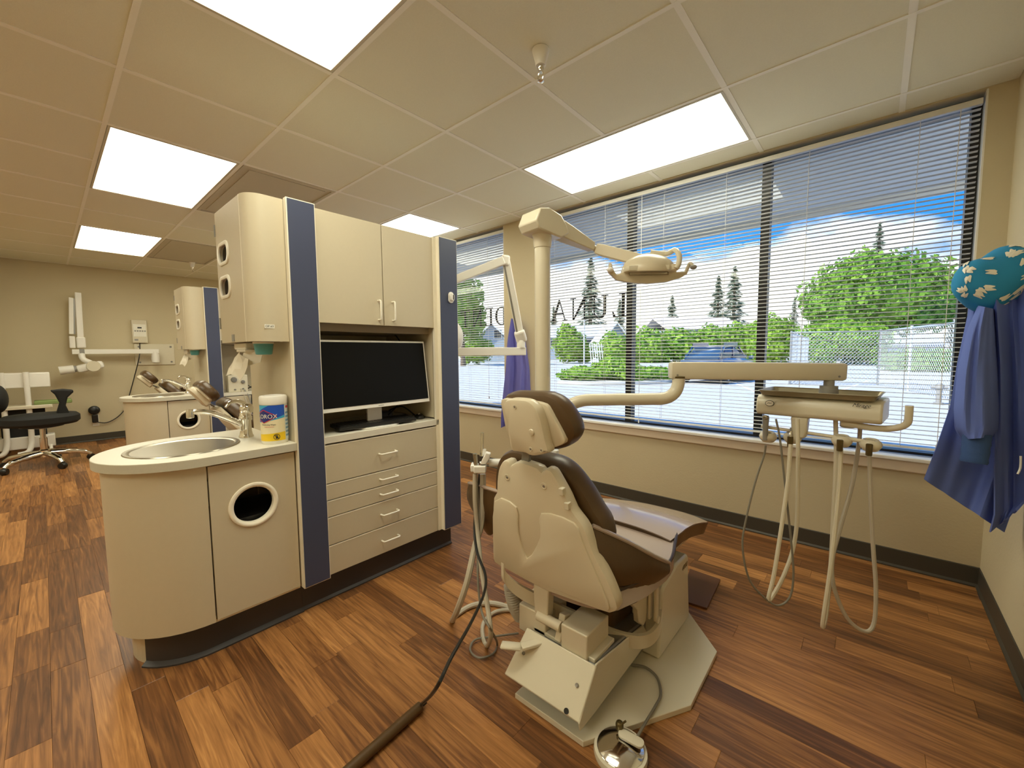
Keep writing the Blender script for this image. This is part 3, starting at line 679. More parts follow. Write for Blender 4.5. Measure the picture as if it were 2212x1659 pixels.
# ------------------------------------------------------------------ things on the counters
c = Vector((-1.915, .636, .782)); t = thing('wipes_canister', 'tall white canister of disinfecting wipes beside the chrome faucet', 'wipes', c)
r = .0505
MB().lathe([(r-.003, 0), (r, .004), (r, .168), (r-.002, .17)], c, n=48).build('can_body', 'label', t, smooth=True)
MB().lathe([(r+.0018, .166), (r+.0022, .172), (r+.0018, .196), (r-.001, .201), (r-.012, .203), (r-.014, .2005), (0, .2005)], c, n=48).build('lid', 'white', t, smooth=True)
view = math.atan2(CAM.y-c.y, CAM.x-c.x)    # label seam angles measured from the line to the room
def patch(name, a0, a1, z0f, z1f, m, dr=.0006, n=20):
    q = MB(); vs = []; fs = []
    for i in range(n+1):
        f = i/n; a = view+a0+(a1-a0)*f; rr = r+dr
        vs += [(c.x+rr*math.cos(a), c.y+rr*math.sin(a), c.z+z0f(f)), (c.x+rr*math.cos(a), c.y+rr*math.sin(a), c.z+z1f(f))]
    for i in range(n): fs.append((2*i, 2*i+2, 2*i+3, 2*i+1))
    q.add(vs, fs); return q.build(name, m, t, smooth=True)
k = lambda v: (lambda f: v)
patch('label_cream', -1.75, .85, k(.014), k(.165), 'wcream')
patch('label_blue', -1.75, .85, lambda f: .094+.040*max(0, f-.30)**1.1, k(.164), 'wblue', .0010)
patch('label_cyan', -1.75, .85, lambda f: .088+.022*f, lambda f: .094+.040*max(0, f-.30)**1.1, 'wcyan', .0011)
patch('label_cyan', -1.75, -.35, lambda f: .13+.034*f, k(.164), 'wcyan', .0012)
patch('label_yellow', -1.75, .85, k(.014), lambda f: .040+.010*f, 'wyel', .0010)
patch('back_panel_print', .86, 1.7, k(.014), k(.164), 'wpale', .0010)
for i in range(7): patch('print_line', .92, 1.5, k(.028+.016*i), k(.036+.016*i), 'wtext', .0014)
patch('print_emblem', .98, 1.35, k(.148), k(.158), 'wred', .0016)
def on_can(a, z): 
    an = view+a; nrm = Vector((math.cos(an), math.sin(an), 0)); return frame(c+nrm*(r+.002)+Vector((0, 0, z)), Vector((-math.sin(an), math.cos(an), 0)), (0, 0, 1))
q = MB().prism([(-.052, 0), (0, .024), (.046, 0), (0, -.024)], 0, .0004); M_ = on_can(-.72, .118)
def bendq(q, M_, rr): return MB().add([M_ @ Vector((rr*math.sin(v[0]/rr), v[1], rr*math.cos(v[0]/rr)-rr+v[2])) for v in q.v], q.f)
def dia(s, z):
    n = 12; out = MB(); top = [(-.052*s+.098*s*i/n) for i in range(n+1)]
    hh = lambda x: .024*s*(1-abs((x+.003*s)/(.049*s)))
    vs = []; 
    for x in top: vs += [(x, -max(hh(x), 0), z), (x, max(hh(x), 0), z)]
    return out.add(vs, [(2*i, 2*i+2, 2*i+3, 2*i+1) for i in range(n)])
bendq(dia(1.2, 0), M_, r).build('brand_diamond', 'wred', t); bendq(dia(1.05, .0005), M_, r).build('brand_diamond_inner', 'wnavy', t)
text_mb('CLOROX', .0245, on_can(-.72, .118) @ Matrix.Translation((0, -.001, .0012)), .0002, bendr=r).build('brand_text', 'label', t)
text_mb('Disinfecting Wipes', .0075, on_can(-.45, .083), .0002, bendr=r).build('small_text', 'ink', t)
text_mb('viruses & bacteria', .0052, on_can(-.40, .074), .0002, bendr=r).build('small_text', 'wred', t)
q = MB(); q.prism(circ(0, 0, .0125, 24), 0, .0004, holes=[circ(0, 0, .0105, 24)]); q.prism([(-.0085, .0065), (-.0065, .0085), (.0085, -.0065), (.0065, -.0085)], 0, .0004); q.prism([(-.004, -.007), (.004, -.007), (.005, .002), (-.003, .003)], 0, .0003); q.prism(circ(.001, .006, .0025, 10), 0, .0003)
MB().add([on_can(.12, .031) @ Vector(v) for v in q.v], q.f).build('print_warning', 'ink', t)

# monitor in niche
mc = Vector((-1.93, 1.12, .782)); t = thing('monitor', 'black screen monitor with thin white bezel standing in the cabinet niche', 'monitor', mc)
q = MB(); y0, y1, z0, z1 = .818, 1.423, .886, 1.222; lean = lambda z: -1.87-(z-.886)*.13
def slab(a0, a1, b0, b1, d0, d1):
    return MB().add([(lean(zz)+dd, yy, zz) for dd in (d0, d1) for yy, zz in ((a0, b0), (a1, b0), (a1, b1), (a0, b1))], [(0, 3, 2, 1), (4, 5, 6, 7), (0, 1, 5, 4), (1, 2, 6, 5), (2, 3, 7, 6), (3, 0, 4, 7)])
slab(y0, y1, z0, z1, -.03, 0).build('housing', 'white', t, bevel=.002)
slab(y0+.008, y1-.008, z0+.019, z1-.009, 0, .0012).build('screen', 'screen', t)
MB().box(lean(.895), lean(.895)+.0006, 1.105, 1.135, .8935, .8965).build('maker_mark', 'greyplastic', t)
MB().prism(rrect(1.08, 1.16, .79, .95, .01), -.012, 0, M=mX(-1.935)).build('stand_neck', 'white', t)
MB().prism(circ(-1.935, 1.125, .085, 32, .125), .782, .790, bev=.002).build('stand_base', 'white', t)
t = thing('keyboard', 'black computer keyboard lying on the niche worktop below monitor', 'keyboard', (-1.925, 1.09, .782))
Mk = frame((-1.885, .905, .7905), (0.055, 1, 0), (-1, .055, .06))
bx = MB().box(0, .42, 0, .115, 0, .016, .003); MB().add([Mk @ Vector(v) for v in bx.v], bx.f).build('keyboard_base', 'black', t)
q = MB()
for i in range(21):
    for j in range(6):
        if j == 0 and 4 <= i <= 9: continue
        x, y = .008+i*.0195, .008+j*.0172; q.box(x, x+.0165, y, y+.0145, .016, .0195)
q.box(.086, .20, .008, .0225, .016, .0195)
o = MB().add([Mk @ Vector(v) for v in q.v], q.f).build('keys', 'greyplastic', t); o['kind'] = 'stuff'; o.data.materials[0] = mat('key_black', (.02, .02, .02), .3)
t = thing('computer_mouse', 'black mouse on niche worktop right of the keyboard', 'mouse', (-1.955, 1.41, .782))
q = MB().ball((-1.955, 1.41, .784), (.033, .03, .026), 20, 10); q.v = [(v[0], v[1], max(v[2], .7822)) for v in q.v]; q.build('mouse_shell', 'black', t, smooth=True)
MB().tube([(-1.948, 1.398, .808), (-1.948, 1.404, .812), (-1.948, 1.41, .811)], .003, 8).build('scroll_wheel', 'greyplastic', t)
t = thing('monitor_cables', 'black power brick and looping cables behind the monitor stand', 'cables', (-2.1, 1.22, .782))
MB().box(-2.12, -2.05, 1.17, 1.30, .782, .83, .006).build('power_brick', 'black', t)
for pts in ([(-2.05, 1.20, .80), (-2.0, 1.18, .86), (-1.98, 1.19, .90), (-1.97, 1.17, .92)], [(-2.05, 1.27, .81), (-2.0, 1.30, .87), (-1.97, 1.27, .91)], [(-1.985, 1.40, .80), (-2.05, 1.36, .85), (-2.08, 1.29, .83)], [(-2.15, 1.36, 1.297), (-2.05, 1.34, 1.25), (-1.99, 1.32, 1.21), (-1.97, 1.30, 1.12)]):
    MB().tube(curve(pts, 6), .004, 6).build('cable', 'black', t, smooth=True)
# small white sensor on the right blue column
t = thing('wall_clip', 'small white plastic holder on the right blue column', 'holder', (-1.8189, 1.546, 1.47))
MB().prism(rrect(1.528, 1.564, 1.438, 1.50, .017), 0, .008, M=mX(-1.8189), bev=.002).build('holder_plate', 'white', t)
MB().prism(rrect(1.534, 1.56, 1.45, 1.488, .01), .008, .02, M=mX(-1.8189), bev=.003).build('holder_body', 'white', t)
MB().box(-1.7992, -1.7978, 1.548, 1.554, 1.456, 1.484).build('holder_slot', 'black', t)
# analog box on far cabinet shelf with leads
p = Vector((-4.81, 1.285, .782))
t = thing('control_box', 'cream control box with two dark knobs on far cabinet shelf', 'control box', p)
MB().box(p.x-.10, p.x, p.y-.085, p.y+.085, p.z, p.z+.17, .006).build('box_case', 'ivory2', t)
for y, z, rr in ((-.035, .125, .027), (.042, .10, .018), (-.03, .025, .009), (.04, .03, .008)): MB().lathe([(rr, 0), (rr*.9, .014), (rr*.3, .015)], (p.x, p.y+y, p.z+z), (1, 0, 0), 20).build('knob', 'greymet', t, smooth=True)
t = thing('control_leads', 'black and grey leads hanging from far shelf control box', 'cables', (p.x, p.y+.1, p.z))
for pts, m, rr in (([(p.x, p.y+.02, p.z+.03), (p.x+.04, p.y+.05, p.z-.1), (p.x+.05, p.y+.07, p.z-.35)], 'hose', .007), ([(p.x+.01, p.y+.05, p.z+.02), (p.x+.05, p.y+.085, p.z-.1), (p.x+.05, p.y+.09, p.z-.36)], 'greyplastic', .006),
    ([(p.x-.03, p.y+.20, p.z+.06), (p.x+.01, p.y+.13, p.z+.03), (p.x+.04, p.y+.10, p.z-.1), (p.x+.05, p.y+.11, p.z-.34)], 'black', .006),
    ([(p.x-.05, p.y+.09, p.z+.02), (p.x-.02, p.y+.16, p.z+.06), (p.x-.03, p.y+.22, p.z+.02), (p.x-.05, p.y+.26, p.z+.06)], 'black', .005), ([(p.x-.05, p.y+.1, p.z+.06), (p.x-.03, p.y+.17, p.z+.01), (p.x-.03, p.y+.25, p.z+.07)], 'black', .004)):
    MB().tube(curve(pts, 6), rr, 6).build('lead', m, t, smooth=True)
# ------------------------------------------------------------------ dental chairs
CO = Vector((-.78, 1.12, 0)); PIV = Vector((-.78, 1.13, .40))
LV = Vector((0, -.05, .40)).normalized(); NV = Vector((1, 0, 0)).cross(LV)   # back plane up and outward normal
def plane2(pts, p0):
    out = []
    for px, py in pts:
        w_ = onP(px, py, p0, NV)-Vector(p0); out.append((w_.x, w_.dot(LV)))
    return out
def smooth2(p, n=3): return [(v.x, v.y) for v in curve([(a, b, 0) for a, b in p], n, True)]
SHELL = [(1064, 1208), (1072, 1220), (1090, 1230), (1167, 1272), (1198, 1285), (1300, 1322), (1320, 1326), (1334, 1316), (1322, 1280), (1308, 1248), (1280, 1193), (1264, 1147), (1250, 1125), (1235, 1105), (1222, 1075), (1209, 1051), (1193, 1023), (1185, 1016), (1177, 1014), (1168, 1021), (1160, 1012), (1140, 1004), (1122, 999), (1110, 1001), (1102, 1006), (1098, 998), (1090, 995), (1081, 1001), (1075, 1016), (1072, 1040), (1071, 1066), (1065, 1075), (1063, 1120), (1063, 1167)]
BCUSH = [(1066, 1054), (1068, 1015), (1075, 992), (1087, 980), (1105, 976), (1130, 981), (1165, 990), (1191, 997), (1215, 1012), (1236, 1034), (1262, 1070), (1282, 1106), (1302, 1140), (1308, 1190), (1270, 1230), (1180, 1215), (1090, 1180), (1068, 1120)]
Z1 = .12054
def hz(l): return [(1040+a*Z1, 840+b*Z1) for a, b in l]
HSHELL = hz([(372, 330), (390, 260), (430, 212), (500, 190), (600, 190), (760, 205), (850, 240), (930, 310), (1000, 410), (1050, 560), (1110, 800), (1160, 1020), (1195, 1130), (1160, 1165), (960, 1212), (850, 1200), (780, 1162), (620, 1135), (525, 1105), (480, 900), (440, 600), (385, 480)])
HPAN = hz([(350, 200), (480, 185), (800, 215), (980, 235), (1100, 270), (1180, 320), (1290, 520), (1400, 720), (1480, 880), (1490, 950), (1430, 1010), (1180, 1072), (800, 1040), (500, 900), (370, 400)])
HCUSH = hz([(355, 170), (420, 108), (520, 80), (800, 92), (1050, 100), (1200, 140), (1350, 240), (1500, 420), (1620, 640), (1662, 840), (1600, 970), (1500, 1060), (1350, 1110), (1190, 1125), (800, 1060), (500, 900), (360, 400)])
def dental_chair(lb, recline=0, off=(0, 0, 0), rz=0, full=True, group=None, lift=0):
    t = thing('dental_chair', lb, 'dental chair', CO, group)
    bk = lambda q: q.rot(PIV, 'X', R(recline)) if recline else q
    # --- base
    MB().prism([(-.855, .974), (-.591, .974), (-.395, 1.308), (-.40, 1.62), (-.575, 1.81), (-.855, 1.81)], 0, .019, bev=.002).build('base_plate', 'ivory2', t)
    # motor housing with sloped rear cover
    pr = [(.985, .075), (1.02, .05), (1.52, .03), (1.56, .03), (1.60, .13), (1.12, .195), (1.068, .19)]
    MB().prism(pr, -.13, .13, M=frame((-.735, 0, 0), (0, 1, 0), (0, 0, 1))).build('motor_housing', 'greymet', t, bevel=.006)
    x0, x1 = -.89, -.598
    MB().add([(x0, .958, .078), (x1, .962, .078), (x1+.005, 1.05, .206), (x0+.025, 1.05, .206), (x0, .968, .068), (x1, .972, .068), (x1+.005, 1.06, .196), (x0+.025, 1.06, .196)],
             [(0, 1, 2, 3), (7, 6, 5, 4), (0, 4, 5, 1), (1, 5, 6, 2), (2, 6, 7, 3), (3, 7, 4, 0)]).build('sloped_cover', 'ivory2', t, bevel=.004)
    MB().prism([(.962, .078), (.968, .052), (1.05, .05), (1.40, .06), (1.45, .085), (1.40, .15), (1.06, .203)], 0, .006, M=frame((-.603, 0, 0), (0, 1, 0), (0, 0, 1))).build('side_skirt', 'ivory2', t, bevel=.002)
    if full:
        for px, py in ((1131, 1411), (1246, 1480)):
            p = onP(px, py, (x0, .958, .078), Vector((0, -.82, .57)).normalized()); MB().lathe([(.006, 0), (.005, .003), (.002, .0025)], p, (0, -.82, .57), 12).build('screw', 'greymet', t)
        p = onP(1223, 1536, (x0, .958, .078), Vector((0, -.82, .57)).normalized()); MB().lathe([(.008, -.002), (.008, .0006), (.0, .0006)], p, (0, -.82, .57), 12).build('cover_hole', 'black', t)
        MB().box(-.85, -.61, 1.07, 1.20, .19, .205).build('motor_shelf', 'ivory2', t, bevel=.003)
        MB().box(-.918, -.80, 1.07, 1.20, .165, .262).build('motor_box', 'offwhite', t, bevel=.004)
        MB().box(-.73, -.632, 1.06, 1.20, .175, .275).build('motor_box', 'offwhite', t, bevel=.004)
        MB().tube([(-.83, 1.07, .255), (-.735, 1.07, .255)], .017, 14).build('pivot_tube', 'offwhite', t, smooth=True)
        MB().prism([(-.03, -.02), (.03, -.02), (.035, .05), (.0, .06)], -.012, .012, M=frame((-.745, 1.09, .225), (0, 1, 0), (0, 0, 1))).build('pivot_bracket', 'offwhite', t, bevel=.003)
        q = MB(); q.bar((-.80, 1.05, .185), (-.84, .99, .18), .03, .012); q.bar((-.84, .99, .18), (-.90, .955, .178), .034, .012, c=.004); q.build('release_lever', 'ivory2', t, bevel=.003)
    bk(MB().prism([(-.845, .26), (-.79, .26), (-.785, .36), (-.85, .36)], -.018, .018, M=mY(1.085))).build('back_strut', 'offwhite', t, bevel=.004)
    # seat frame
    if full:
        pth = [at(1088, 1232, 1.42), at(1096, 1255, 1.43), at(1125, 1280, 1.44), at(1175, 1306, 1.44), at(1240, 1336, 1.44), at(1310, 1370, 1.43), at(1360, 1386, 1.43), at(1400, 1385, 1.44), at(1424, 1362, 1.47), at(1430, 1330, 1.52), at(1432, 1300, 1.58)]
        cp = curve(pth, 5)
        MB().sheet([[p+Vector((0, 0, dz)) for p in cp] for dz in (.024, .020, 0, -.020, -.024)], .014).build('seat_frame_rail', 'offwhite', t, smooth=True)
        # side arch bracket
        A = lambda px, py: (lambda p: (p.y, p.z))(onX(px, py, -.575))
        arch = [A(*p) for p in [(1300, 1285), (1325, 1287), (1352, 1283), (1378, 1270), (1395, 1262), (1402, 1275), (1400, 1300), (1397, 1340), (1390, 1352), (1380, 1345), (1378, 1318), (1365, 1306), (1340, 1312), (1318, 1322), (1305, 1318)]]
        MB().prism(arch, -.02, .0, M=mX(-.575)).build('arch_bracket', 'offwhite', t, bevel=.003)
        B = lambda px, py: onX(px, py, -.545)
        for dx in (0, -.022):
            q = MB(); a, b = B(1419, 1243), B(1417, 1340); a.x += dx; b.x += dx; q.bar(a, b, .010, .024, up=(0, 1, 0), c=.003)
            q.build('link_arm', 'offwhite', t)
        a, b = B(1419, 1245), B(1417, 1337); q = MB(); q.lathe([(.013, 0), (.012, .006), (.004, .007)], a+Vector((.005, 0, 0)), (1, 0, 0), 16); q.lathe([(.013, 0), (.012, .006), (.004, .007)], b+Vector((.005, 0, 0)), (1, 0, 0), 16); q.build('link_pivots', 'ivory2', t, smooth=True)
        a = onX(1385, 1268, -.56); MB().tube([a, a+Vector((.012, .05, .0))], .013, 12).build('cross_pin', 'offwhite', t, smooth=True)
    # lift column on the right with rounded top
    yz = [(1.43, .019), (1.765, .019), (1.74, .20), (1.735, .295), (1.72, .315), (1.60, .32), (1.47, .285), (1.45, .27)]
    MB().prism(yz, -.16, 0, M=mX(-.548)).build('lift_column', 'ivory2', t, bevel=.010)
    if full:
        text_mb('4000', .03, frame((-.5475, 1.685, .275), (0, 1, .05), (0, -.05, 1)), .0004, shear=.3).build('model_mark', 'brasspart', t)
    MB().box(-.93, -.66, 1.25, 1.75, .10, .33).build('lift_tower', 'brown', t, bevel=.03)
    # --- seat
    def lerp(tab, v):
        for (a, b), (c_, d) in zip(tab, tab[1:]):
            if v <= c_: return b+(d-b)*max(0, (v-a))/(c_-a)
        return tab[-1][1]
    HW = [(1.08, .225), (1.2, .265), (1.32, .285), (1.40, .285), (1.48, .262), (1.58, .235)]
    ZCn = [(1.08, .385), (1.2, .395), (1.35, .425), (1.5, .455), (1.58, .46)]
    RISE = [(1.08, .05), (1.2, .04), (1.30, .022), (1.38, .005), (1.5, -.01), (1.58, -.012)]
    G = []
    for i in range(13):
        y = 1.08+.5*i/12; row = []
        for j in range(17):
            u = -1+2*j/16; row.append((CO.x+u*lerp(HW, y), y, lerp(ZCn, y)+lerp(RISE, y)*abs(u)**2.2))
        G.append(row)
    MB().sheet([r_[::-1] for r_ in G], -.045).build('seat_cushion', 'brown_lit', t, smooth=True, bevel=.008) if False else MB().sheet(G, -.045).build('seat_cushion', 'brown_lit', t, smooth=True)
    for sg in (-1, 1):
        q = MB(); q.tube(curve([(CO.x+sg*lerp(HW, y), y, lerp(ZCn, y)+lerp(RISE, y)+.006) for y in [1.08+.05*k_ for k_ in range(11)]], 3), .006, 8); q.build('seat_piping', 'piping', t, smooth=True)
    LW = [(1.5, .24), (1.6, .25), (1.75, .245), (2.0, .225), (2.12, .20), (2.18, .165)]
    LZ = [(1.5, .472), (1.62, .478), (1.75, .455), (1.9, .41), (2.05, .36), (2.18, .31)]
    G = []
    for i in range(16):
        y = 1.50+.68*i/15; G.append([(CO.x+(-1+2*j/14)*lerp(LW, y), y, lerp(LZ, y)-.018*abs(-1+2*j/14)**3) for j in range(15)])
    MB().sheet(G, -.006).build('leg_rest_top', 'brown_lit', t, smooth=True)
    MB().sheet([[(p[0], p[1], p[2]-.004) for p in r_] for r_ in G], -.055).build('leg_rest_pad', 'brown', t, smooth=True)
    MB().prism([(1.40, .36), (2.1, .29), (2.1, .25), (1.45, .28)], -.15, .15, M=mX(CO.x)).build('seat_pan', 'offwhite', t, bevel=.01)
    # side hip wings that wrap from the seat behind the back
    for sg in (-1, 1):
        top = curve([(CO.x+sg*.165, 1.06, .635), (CO.x+sg*.235, 1.15, .575), (CO.x+sg*.275, 1.25, .505), (CO.x+sg*.288, 1.355, .443)], 4)
        bot = curve([(CO.x+sg*.19, 1.05, .46), (CO.x+sg*.215, 1.12, .385), (CO.x+sg*.235, 1.22, .345), (CO.x+sg*.262, 1.34, .39)], 4)
        if sg < 0:
            top = curve([(CO.x-.21, 1.08, .645), (CO.x-.30, 1.075, .648), (CO.x-.39, 1.10, .638), (CO.x-.455, 1.14, .61), (CO.x-.42, 1.30, .50)], 3)
            bot = curve([(CO.x-.23, 1.09, .53), (CO.x-.30, 1.10, .455), (CO.x-.36, 1.12, .45), (CO.x-.43, 1.15, .50), (CO.x-.36, 1.30, .42)], 3)
        G = []
        for f in [k_/6 for k_ in range(7)]: G.append([a.lerp(b, f)+Vector((sg*.022*math.sin(math.pi*f), -.01*math.sin(math.pi*f), 0)) for a, b in zip(top, bot)])
        MB().sheet(G, .014*sg).build('hip_wing', 'brown', t, smooth=True)
        MB().tube(top, .007, 8).build('wing_piping', 'brown_lit', t, smooth=True)
    # --- back
    p0 = Vector((CO.x, 1.045, .38))
    Mb = frame(p0, (1, 0, 0), LV)
    bk(MB().prism(smooth2(plane2(BCUSH, p0+Vector((0, .06, 0))), 3), -.085, 0, M=frame(p0+Vector((0, .06, 0)), (1, 0, 0), LV), bev=.022)).build('back_cushion', 'brown', t, smooth=True)
    sh = smooth2(plane2(SHELL, p0), 2)
    bk(MB().prism(sh, -.045, 0, M=Mb, bev=.011)).build('back_shell', 'offwhite', t, smooth=True)
    if full:
        rel = smooth2(plane2([(1068, 1195), (1075, 1212), (1120, 1238), (1200, 1272), (1290, 1308), (1318, 1314), (1300, 1265), (1262, 1175), (1240, 1128), (1170, 1108), (1168, 1160), (1140, 1205), (1122, 1150), (1117, 1095), (1070, 1082)], p0), 3)
        bk(MB().prism(rel, -.004, .006, M=Mb, bev=.0045)).build('shell_relief', 'offwhite', t, smooth=True)
        for px, py in ((1096, 1031), (1175, 1050), (1079, 1174), (1283, 1261)):
            p = onP(px, py, p0, NV); o = MB(); o.lathe([(.012, .0005), (.009, .0015), (.006, -.001), (.005, -.003), (0, -.003)], p+NV*.0005, NV, 16); bk(o).build('screw_cup', 'ivory2', t, smooth=True)
            bk(MB().lathe([(.0048, 0), (.004, .0022), (0, .0022)], p+NV*.0004, NV, 8)).build('screw', 'greymet', t)
        for px, py in ((1213, 1062), (1225, 1093)):
            p = onP(px, py, p0, NV); q = MB().box(-.008, .008, -.011, .011, -.012, .005, .002); m_ = frame(p, (1, -.0, .0), LV); bk(MB().add([m_ @ Vector(v) for v in q.v], q.f)).build('control_button', 'ivory2', t)
    # headrest
    h0 = Vector((CO.x, .955, .90))
    bk(MB().bar(onP(1136, 1000, p0+Vector((0, .03, 0)), NV), onP(1140, 950, h0+Vector((0, .03, 0)), NV), .032, .012, up=(0, 1, 0))).build('headrest_bar', 'greymet', t, bevel=.002)
    bk(MB().prism(smooth2(plane2(HSHELL, h0), 2), -.04, 0, M=frame(h0, (1, 0, 0), LV), bev=.010)).build('headrest_shell', 'offwhite', t, smooth=True)
    h1 = h0+Vector((0, .035, 0)); bk(MB().prism(smooth2(plane2(HPAN, h1), 2), -.03, .0, M=frame(h1, (1, 0, 0), LV), bev=.004)).build('headrest_pan', 'offwhite', t, smooth=True)
    h2 = h0+Vector((0, .045, 0)); bk(MB().prism(smooth2(plane2(HCUSH, h2), 2), -.075, -.004, M=frame(h2, (1, 0, 0), LV), bev=.022)).build('headrest_cushion', 'brown', t, smooth=True)
    if full:
        for a, b in ((600, 325), (885, 1080), (1075, 1100)):
            p = onP(1040+a*Z1, 840+b*Z1, h0, NV); MB().lathe([(.0075, .0006), (.006, .0014), (.004, -.001), (0, -.001)], p+NV*.0005, NV, 14).build('screw_cup', 'ivory2', t, smooth=True); MB().lathe([(.003, 0), (.003, .002), (0, .002)], p, NV, 8).build('screw', 'greymet', t)
        p = onP(1040+900*Z1, 840+780*Z1, h0, NV); MB().lathe([(.011, .001), (.009, .004), (.0, .005)], p, NV, 16).build('tension_cap', 'offwhite', t, smooth=True)
    if lift:
        for o in [x for x in bpy.data.objects if x.parent == t]:
            if o.name.split('.')[0] not in ('base_plate', 'motor_housing', 'sloped_cover', 'side_skirt', 'lift_column'): o.location.z += lift
        MB().box(-.90, -.68, 1.30, 1.70, .10, .34).build('lift_post', 'offwhite', t, bevel=.03)
    t.location = CO+Vector(off); t.rotation_euler = (0, 0, rz)
    return t
dental_chair('nearest brown dental chair with cream backrest shell facing the big window')
dental_chair('reclined brown dental chair seen behind the nearest chrome faucet', 28, (-3.12, .04, 0), 0, False, lift=.04)
dental_chair('farthest reclined brown dental chair beyond the far sink', 34, (-5.71, .08, 0), 0, False, lift=.10)
# ------------------------------------------------------------------ dental light on its post
PB = at(1172, 600, 1.70); px_, py_ = PB.x, PB.y
def Pz(py, d=1.70): return at(1172, py, d).z
t = thing('dental_light', 'cream overhead dental light on a tall post before the big window', 'dental light', (px_, py_, 0))
MB().lathe([(.11, 0), (.11, .02), (.06, .04), (.06, .10), (.042, .12), (.042, .62)], (px_, py_, 0), n=32).build('post_foot', 'ivory2', t, smooth=True)
MB().lathe([(.032, .60), (.032, Pz(536))], (px_, py_, 0), n=28).build('post', 'ivory2', t, smooth=True)
MB().lathe([(.0345, Pz(537)), (.0365, Pz(532)), (.039, Pz(515)), (.048, Pz(507)), (.055, Pz(503))], (px_, py_, 0), n=28).build('post_collar', 'ivory2', t, smooth=True)
# head casting: cut-corner box whose arm leaves toward the window
d1 = (at(1278, 535, 1.88)-at(1180, 490, 1.70)); ax = Vector((d1.x, d1.y, 0)).normalized(); sd = Vector((-ax.y, ax.x, 0))
hc = Vector((px_, py_, 0)); zt, zm, zb = Pz(463), Pz(493), Pz(511)
prof = [(-.085, zm), (-.062, zt-.006), (-.01, zt+.004), (.055, zt-.012), (.085, zt-.045), (.10, zm-.02), (.055, zb-.012), (-.066, zb+.004)]
MB().prism(prof, -.056, .056, M=frame(hc, ax, (0, 0, 1))).build('post_head', 'ivory2', t, bevel=.006)
a = hc+ax*.06; a.z = Pz(487); b = at(1279, 534, 1.86)
q = MB(); L = (b-a); n_ = L.normalized(); sd2 = n_.cross(Vector((0, 0, 1))).normalized(); up2 = sd2.cross(n_)
vs = []
for p, h, w_ in ((a, .036, .032), (a+L*.35, .032, .028), (b, .019, .018)):
    vs += [p+sd2*w_+up2*h, p-sd2*w_+up2*h, p-sd2*w_-up2*h, p+sd2*w_-up2*h]
fs = [(0, 1, 2, 3)[::-1], (8, 9, 10, 11)]
for k_ in (0, 4):
    for e in range(4): fs.append((k_+e, k_+(e+1) % 4, k_+4+(e+1) % 4, k_+4+e))
q.add(vs, fs).build('upper_arm', 'ivory2', t, bevel=.004)
MB().tube([b-n_*.004, b+n_*.02], .014, 12).build('elbow_pin', 'offwhite', t, smooth=True)
c = at(1288, 538, 1.85); e = at(1420, 572, 1.74)
q = MB(); L = e-c; n_ = L.normalized(); sd2 = n_.cross(Vector((0, 0, 1))).normalized(); up2 = sd2.cross(n_); vs = []
for p, h, w_ in ((c, .021, .018), (c+L*.1, .025, .02), (e, .024, .02)): vs += [p+sd2*w_+up2*h, p-sd2*w_+up2*h, p-sd2*w_-up2*h, p+sd2*w_-up2*h]
q.add(vs, fs).build('lower_arm', 'offwhite', t, bevel=.005)
# lamp head
def LP(px, py, d=1.70): return at(px, py, d)
lx = RIGHT.copy(); lx.z = 0; lx.normalize(); ly = Vector((-lx.y, lx.x, 0)); lc = LP(1403, 578, 1.74)
Ml = frame(lc, lx, ly)        # local: x right, y away, z up
yk = [LP(1440, 548, 1.78), LP(1458, 540, 1.74), LP(1467, 552, 1.70), LP(1466, 570, 1.68), LP(1460, 580, 1.68)]
MB().tube(curve([LP(1405, 545, 1.80)]+yk, 6), .011, 12).build('yoke', 'ivory2', t, smooth=True)
MB().tube([LP(1455, 572, 1.70), LP(1455, 584, 1.70)], .016, 14).build('yoke_hub', 'offwhite', t, smooth=True)
hq = MB().ball((0, 0, 0), (1, 1, 1), 32, 18)
hv = []
for v in hq.v:
    z_ = max(v[2], -.10); ss = 1-.10*max(0, -v[1]); hv.append(Ml @ Vector((v[0]*.112*ss, v[1]*.085+.012, z_*.066-.006-.014*max(0, -v[1]))))
MB().add(hv, hq.f).build('lamp_hood', 'offwhite', t, smooth=True)
hb = [(-.115, -.03), (-.10, -.05), (.06, -.062), (.09, -.03), (.115, .0), (.105, .06), (-.105, .06)]
MB().prism(hb, -.022, .0, M=Ml, bev=.004).build('lamp_rim', 'ivory2', t, smooth=True)
MB().prism([(-.09, -.02), (.06, -.04), (.085, .0), (.08, .05), (-.09, .05)], -.034, -.018, M=Ml).build('reflector_edge', 'steel', t)
# lower fork plate with two handles
fp = [(-.165, -.018), (-.13, -.052), (-.08, -.062), (0, -.068), (.08, -.062), (.14, -.045), (.165, -.03), (.16, -.02), (.12, -.022), (.105, .02), (.10, .0), (-.10, .0), (-.105, -.02), (-.13, -.03), (-.15, -.006)]
MB().prism(fp, -.012, .012, M=frame(lc+ly*.0-lx*.01, lx, (0, 0, 1)), bev=.003).build('fork_plate', 'offwhite', t, smooth=True)
for sg, tip in ((-1, LP(1318, 583, 1.72)), (1, LP(1498, 577, 1.72))):
    s0 = lc+lx*sg*.15+Vector((0, 0, -.03)); s1 = lc+lx*sg*.165+Vector((0, 0, .005)); dirx = (tip-s1)
    q = MB().tube(curve([s0, s1, s1+dirx*.35+Vector((0, 0, .012)), tip], 5), .0075, 10); q.build('handle_arm', 'ivory2', t, smooth=True)
    MB().ball(tip, (.014, .014, .010), 12, 8).build('handle_grip', 'greyplastic' if sg > 0 else 'white', t, smooth=True)

